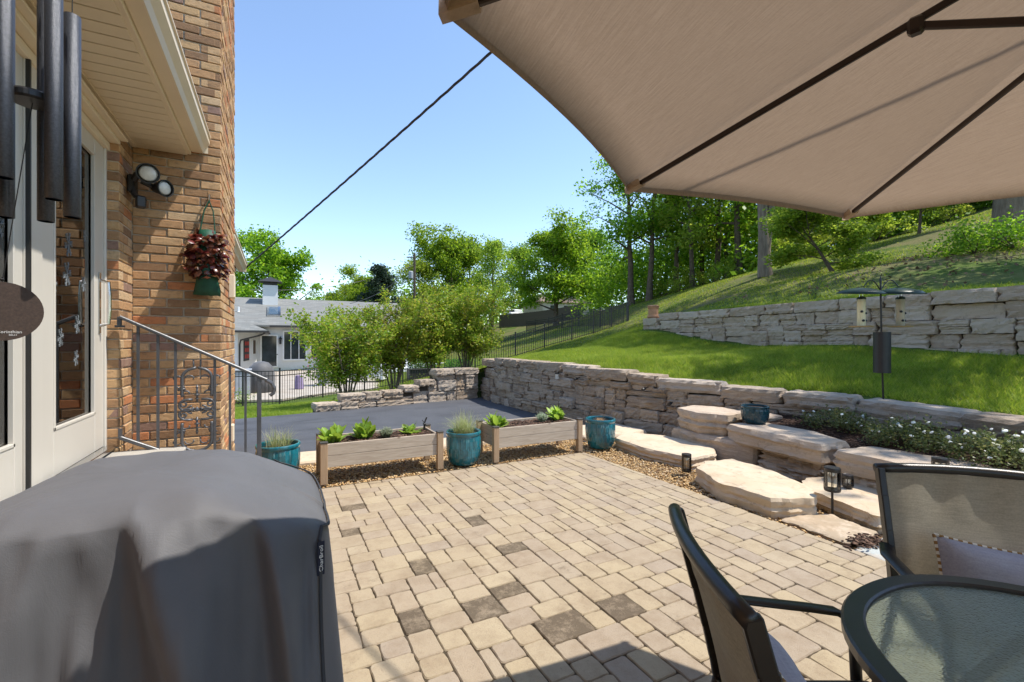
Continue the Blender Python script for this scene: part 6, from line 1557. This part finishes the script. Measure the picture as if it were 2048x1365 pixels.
# woodland along the ridge: trunks one can tell apart
wood = [(1330, 44, 'tall3'), (1352, 36, 'tall2'), (1385, 33, 'tall3'), (1405, 40, 'tall'), (1432, 34, 'tall2'), (1455, 38, 'tall3'), (1478, 31, 'tall'), (1500, 42, 'tall3'), (1570, 38, 'tall2'), (1600, 30, 'tall3'), (1640, 36, 'tall3'), (1690, 34, 'tall'), (1740, 32, 'dark'), (1790, 36, 'tall2'), (1835, 30, 'dark'), (1880, 34, 'tall3'), (1930, 29, 'dark'), (1985, 33, 'tall'), (2040, 30, 'dark'), (2100, 33, 'tall2')]
for i, (px, d, k) in enumerate(wood):
    x, y = wpos(px, d); put(k, x, y, random.uniform(12.5, 15.5) if k != 'dark' else random.uniform(8, 10), random.uniform(0, 6), 'slender woodland tree on the ridge, %s from the left' % ['first', 'second', 'third', 'fourth', 'fifth', 'sixth', 'seventh', 'eighth', 'ninth', 'tenth', 'eleventh', 'twelfth', 'thirteenth', 'fourteenth', 'fifteenth', 'sixteenth', 'seventeenth', 'eighteenth', 'nineteenth', 'twentieth'][i], name='woodland_tree', group='woodland trees on the ridge')
x, y = wpos(1530, 19); put('giant', x, y, 17, 0, 'large pale forked trunk standing above the upper wall', name='sycamore_tree')
x, y = wpos(2022, 13.2); put('giant2', x, y, 18, .4, 'huge grey trunk at the right edge of the picture', name='sycamore_tree')
x, y = wpos(1668, 15.2); put('dogwood', x, y, 2.2, -.478, sxy=1.35, label= 'small leaning dogwood left of the bird feeder domes', name='dogwood_tree')
x, y = wpos(1700, 18.5); put('dogwood2', x, y, 3.5, 2.0, 'small dogwood with a dark trunk behind the leaning one', name='dogwood_tree')
x, y = wpos(1838, 20.5); put('dogwood2', x, y, 3.4, 4.0, 'small dogwood on the slope left of the huge trunk', name='dogwood_tree')
# trees on the slope just outside the picture, whose shade dapples the lawn
for (x, y, k, H, rz, lab) in ((14.5, 1.2, 'airy', 11, 2, 'shade tree on the slope just right of the picture'),):
    put(k, x, y, H, rz, lab, name='sycamore_tree', group='shade trees beside the picture')
# undergrowth behind the ridge
P = []
for px in range(1180, 2150, 9):
    for rep in range(4 if px < 1560 else 2):
        d = random.uniform(37, 55) if px < 1500 else random.uniform(27, 42); x, y = wpos(px + random.uniform(-10, 10), d); z = ground_at(x, y); c0 = np.array([x, y, z + random.uniform(.3, 4.6 if px < 1560 else 2.4)]); P.append(c0 + rng.normal(0, 1, (170, 3)) * (1.1, 1.1, .9))
P = np.concatenate(P); u_ = link('undergrowth', mesh_np('undergrowth', *leafcards(P, .34)), M['leaf_mid']); tag(u_, 'mass of dark undergrowth between the woodland trunks', 'undergrowth', kind='stuff')
P = []
for px in range(400, 1240, 8):
    for rep in range(2):
        d = random.uniform(88, 125); x, y = wpos(px + random.uniform(-8, 8), d); c0 = np.array([x, y, random.uniform(.5, 14 if px > 640 else 6)]); P.append(c0 + rng.normal(0, 1, (110, 3)) * (2.4, 2.4, 1.8))
P = np.concatenate(P); u_ = link('far_woods', mesh_np('far_woods', *leafcards(P, .75)), M['leaf_mid']); tag(u_, 'hazy line of far woods behind the houses', 'woods', kind='stuff')
# hillside shrubs and leaf litter
def bush(px, d, rr_, H, lab, mat='leaf_mid', n=1500, ls=.09):
    x, y = wpos(px, d); p = thing('shrub', lab, 'shrub', (x, y, ground_at(x, y) - .03)); cl = rng.normal(0, 1, (26, 3)) * (rr_ * .5, rr_ * .5, H * .22) + (0, 0, H * .5); Q = np.repeat(cl, n // 26, 0) + rng.normal(0, .13, (26 * (n // 26), 3)); Q[:, 2] = np.abs(Q[:, 2])
    link('foliage', mesh_np('foliage', *leafcards(Q, ls)), M[mat], p); b = MB()
    for c_ in cl[:8]: b.tube([(0, 0, 0), tuple(c_)], [.02, .006], 4)
    b.build('stems', M['bark'], p, world=False)
bush(1950, 11.5, .8, .7, 'low dark shrub below the huge trunk', 'leaf_dark'); bush(2030, 11, .8, .8, 'green shrub at the right edge below the huge trunk', 'leaf_mid'); bush(1845, 26, 1.4, 1.2, 'rounded dark shrub high on the slope', 'leaf_dark'); bush(1360, 33, 1.2, 1.4, 'bright yellow-green shrub at the foot of the woods', 'leaf_yel'); bush(1440, 30, 1.1, 1.2, 'yellow-green shrub among the slender trunks', 'leaf_yel')
for i, (px, d, rr_, H) in enumerate(((1325, 36, 1.6, 2.0), (1400, 34, 1.5, 1.8), (1475, 31, 1.5, 1.7), (1560, 27, 1.5, 1.9), (1610, 25, 1.5, 2.0), (1650, 26, 1.4, 1.7), (1755, 25, 1.5, 1.8), (1890, 26, 1.5, 1.6))):
    bush(px, d, rr_, H, 'sunlit yellow-green woodland shrub, %s from the left along the wood edge' % ['first', 'second', 'third', 'fourth', 'fifth', 'sixth', 'seventh', 'eighth'][i], 'leaf_yel', 1900, .15)
n = 1100; x = rng.uniform(11.5, 19, n); y = rng.uniform(1, 9.5, n); k = np.sin(x * .9 + y * .5) + np.sin(y * 1.1 - x * .3) > .1; x = x[k]; y = y[k]
V, F = leafcards(np.c_[x, y, lawnz(x, y) + rng.uniform(.02, .08, len(x))], .10, -.2)
m = NT('leaf_litter'); m.col(m.ramp(m.rnd('isl'), [(0, (.10, .06, .035)), (.5, (.19, .125, .075)), (1, (.28, .20, .13))])); m.set(.9); tag(link('leaf_litter', mesh_np('leaf_litter', V, F), m.m), 'patch of brown leaf litter on the slope above the upper wall', 'leaf litter', kind='stuff')
# ------------------------------------------------------------------ crape myrtle shrubs by the fence
def myrtle(px, d, H, W, lab, seed):
    rr = random.Random(seed); x, y = wpos(px, d); p = thing('crape_myrtle', lab, 'shrub', (x, y, ground_at(x, y) - .03), 0, 'crape myrtles along the fence'); tips = []; b = MB()
    for k in range(7):
        a = k * .9 + rr.uniform(-.3, .3); sp = W * rr.uniform(.15, .42); P = [Vector((0.06 * math.cos(a), .06 * math.sin(a), 0)), Vector((sp * .4 * math.cos(a), sp * .4 * math.sin(a), H * .35)), Vector((sp * math.cos(a), sp * math.sin(a), H * rr.uniform(.7, .9)))]
        b.tube(P, [.032, .022, .007], 6)
        for s_ in range(16):
            q = rr.uniform(.30, 1); base = P[0].lerp(P[1], q * 2) if q < .5 else P[1].lerp(P[2], q * 2 - 1); e_ = base + Vector((rr.gauss(0, 1) * W * .17, rr.gauss(0, 1) * W * .17, rr.uniform(.0, .20) * H)); b.tube([base, e_], [.008, .003], 4); tips += [e_, base.lerp(e_, .6)]
    b.build('stems', M['pale_bark'], p, world=False)
    T = np.array([tuple(t) for t in tips]); Q = np.repeat(T, 66, 0) + rng.normal(0, .095, (len(T) * 66, 3)) * (1, 1, 1.15); Q = Q[Q[:, 2] > .45]; link('foliage', mesh_np('foliage', *leafcards(Q, .095)), M['myrtle'], p)
myrtle(694, 13.2, 3.15, 2.3, 'leftmost crape myrtle by the fence, standing alone', 1); myrtle(788, 14.6, 3.5, 2.6, 'second crape myrtle from the left by the fence', 2); myrtle(868, 15.6, 3.3, 2.6, 'third crape myrtle from the left by the fence', 3); myrtle(932, 16.2, 3.2, 2.6, 'rightmost crape myrtle by the fence', 4)
# mulch under them
xs3 = np.arange(.9, 7, .2); ys3 = np.arange(11.6, 17, .2); mm = link('shrub_bed', grid_mesh('shrub_bed', xs3, ys3, lambda x, y: np.maximum(lawnz(x, y), lowz(x, y)) + .015, lambda x, y: (y > 11.65 + .14 * (x - .8)) & (y < 12.6 + .45 * x + .3 * np.sin(x * 2))), M['mulch']); mm['kind'] = 'structure'
for (px, d, rr_, H, lab) in ((770, 12.6, .30, .22, 'low green plant at the foot of the second crape myrtle'), (690, 12.4, .45, .28, 'low dark plant at the foot of the leftmost crape myrtle'), (845, 13.6, .4, .3, 'low dark green plant left of the third crape myrtle'), (482, 16.0, .35, .45, 'small yellow-green plant behind the black fence next to the brick house')): bush(px, d, rr_, H, lab, 'leaf_mid', 700, .05)
# ------------------------------------------------------------------ utility pole, wires, far houses, truck
x, y = wpos(829, 52); zg = ground_at(x, y)
up_ = thing('utility_pole', 'wooden utility pole with a transformer among the far trees', 'utility pole', (x, y, zg)); b = MB(); b.tube([(x, y, zg), (x, y, 11.5)], [.17, .12], 10); b.build('pole', M['bark'], up_)
b = MB(); b.lathe([(.25, 0), (.27, .05), (.27, .75), (.2, .85), (0, .87)], (x - .42, y, 8.6), 14); b.build('transformer', M['boxgrey'], up_); b = MB(); b.bar((x - .9, y, 11.0), (x + .1, y, 11.1), .10, .10); b.build('crossarm', M['bark'], up_)
def cable(a, b_, sag, r, lab, n=30, twist=0):
    a, b_ = Vector(a), Vector(b_); P = []
    for i in range(n + 1):
        t = i / n; p_ = a.lerp(b_, t); p_.z -= sag * 4 * t * (1 - t); P.append(p_)
    o = MB()
    if twist:
        for ph in (0, 2.1, 4.2): o.tube([p_ + Vector((math.cos(i * 1.1 + ph), 0, math.sin(i * 1.1 + ph))) * twist for i, p_ in enumerate(P)], r, 5)
    else: o.tube(P, r, 5)
    return tag(o.build('cable', M['black_metal'], None), lab, 'cable')
cable((-.44, 8.40, 2.66), (5.85, -5.85, 7.05), .12, .007, 'thick twisted black cable crossing the sky from the brick house eave', 150, .007)
cable((x, y, 10.6), wpos(700, 34) + (4.3,), .8, .02, 'thin service wire from the utility pole to the white house'); cable((x, y, 10.2), wpos(500, 40) + (6.0,), .9, .02, 'second thin wire from the utility pole to the white house')
# cream house far away, behind the wooden fence
M['cream_wall'] = plain('cream_wall', (.60, .54, .42), .8, var=.05); M['brown_roof'] = plain('brown_roof', (.20, .14, .11), .9, var=.2)
x, y = wpos(1112, 72); z = ground_at(x, y) - .1
h2 = thing('cream_house', 'small cream house with brown roof behind the wooden fence', 'house', (x, y, z))
b = MB(); b.box((0, 0, 1.4), (8.5, 6, 2.8)); b.build('wall', M['cream_wall'], h2, world=False)
b = MB(); b.add([(-4.8, -3.4, 2.7), (4.8, -3.4, 2.7), (4.8, 3.4, 2.7), (-4.8, 3.4, 2.7), (-3, 0, 4.2), (3, 0, 4.2)], [(0, 1, 5, 4), (1, 2, 5), (2, 3, 4, 5), (3, 0, 4), (3, 2, 1, 0)]); b.build('roof', M['brown_roof'], h2, world=False)
for xx in (-2.4, 0, 2.4): b = MB(); b.box((xx, -3.03, 1.6), (1.0, .08, 1.2)); b.build('window', M['window_dark'], h2, world=False)
x, y = wpos(1190, 80); h3 = thing('brown_roofed_house', 'low brown roof showing over the wooden fence right of the cream house', 'house', (x, y, 3.0)); b = MB(); b.box((0, 0, 1.4), (8, 6, 2.8)); b.build('wall', M['cream_wall'], h3, world=False); b = MB(); b.add([(-4.6, -3.4, 2.7), (4.6, -3.4, 2.7), (4.6, 3.4, 2.7), (-4.6, 3.4, 2.7), (-2.5, 0, 4.0), (2.5, 0, 4.0)], [(0, 1, 5, 4), (1, 2, 5), (2, 3, 4, 5), (3, 0, 4), (3, 2, 1, 0)]); b.build('roof', M['brown_roof'], h3, world=False); b = MB(); b.lathe([(.35, 3.6), (.35, 4.6), (.5, 4.7), (.3, 5.2), (0, 5.3)], (2.6, 0, 0), 10); b.build('chimney', M['brown_roof'], h3, world=False)
x, y = wpos(1030, 75); zz = ground_at(x, y)
tk = thing('pickup_truck', 'white pickup truck parked far off beside the wooden fence', 'truck', (x, y, zz), .5); M['tyre'] = plain('tyre', (.02, .02, .02), .9)
for nm, mat, c_, d in (('body', 'white', (0, 0, .75), (5.2, 1.9, .7)), ('cab', 'white', (-.2, 0, 1.35), (2.2, 1.7, .62)), ('windscreen', 'window_dark', (-.2, 0, 1.38), (2.26, 1.5, .42)), ('bed_wall', 'white', (1.7, 0, 1.15), (1.8, 1.86, .12))):
    b = MB(); b.box(c_, d, .08); b.build(nm, M[mat], tk, world=False)
for sx in (-1.6, 1.6):
    for sy in (-.9, .9): b = MB(); b.tube([(sx, sy - .1, .38), (sx, sy + .1, .38)], .38, 14); b.build('wheel', M['tyre'], tk, world=False)
b = MB(); b.box((0, 0, -.4), (7, 5, .9));
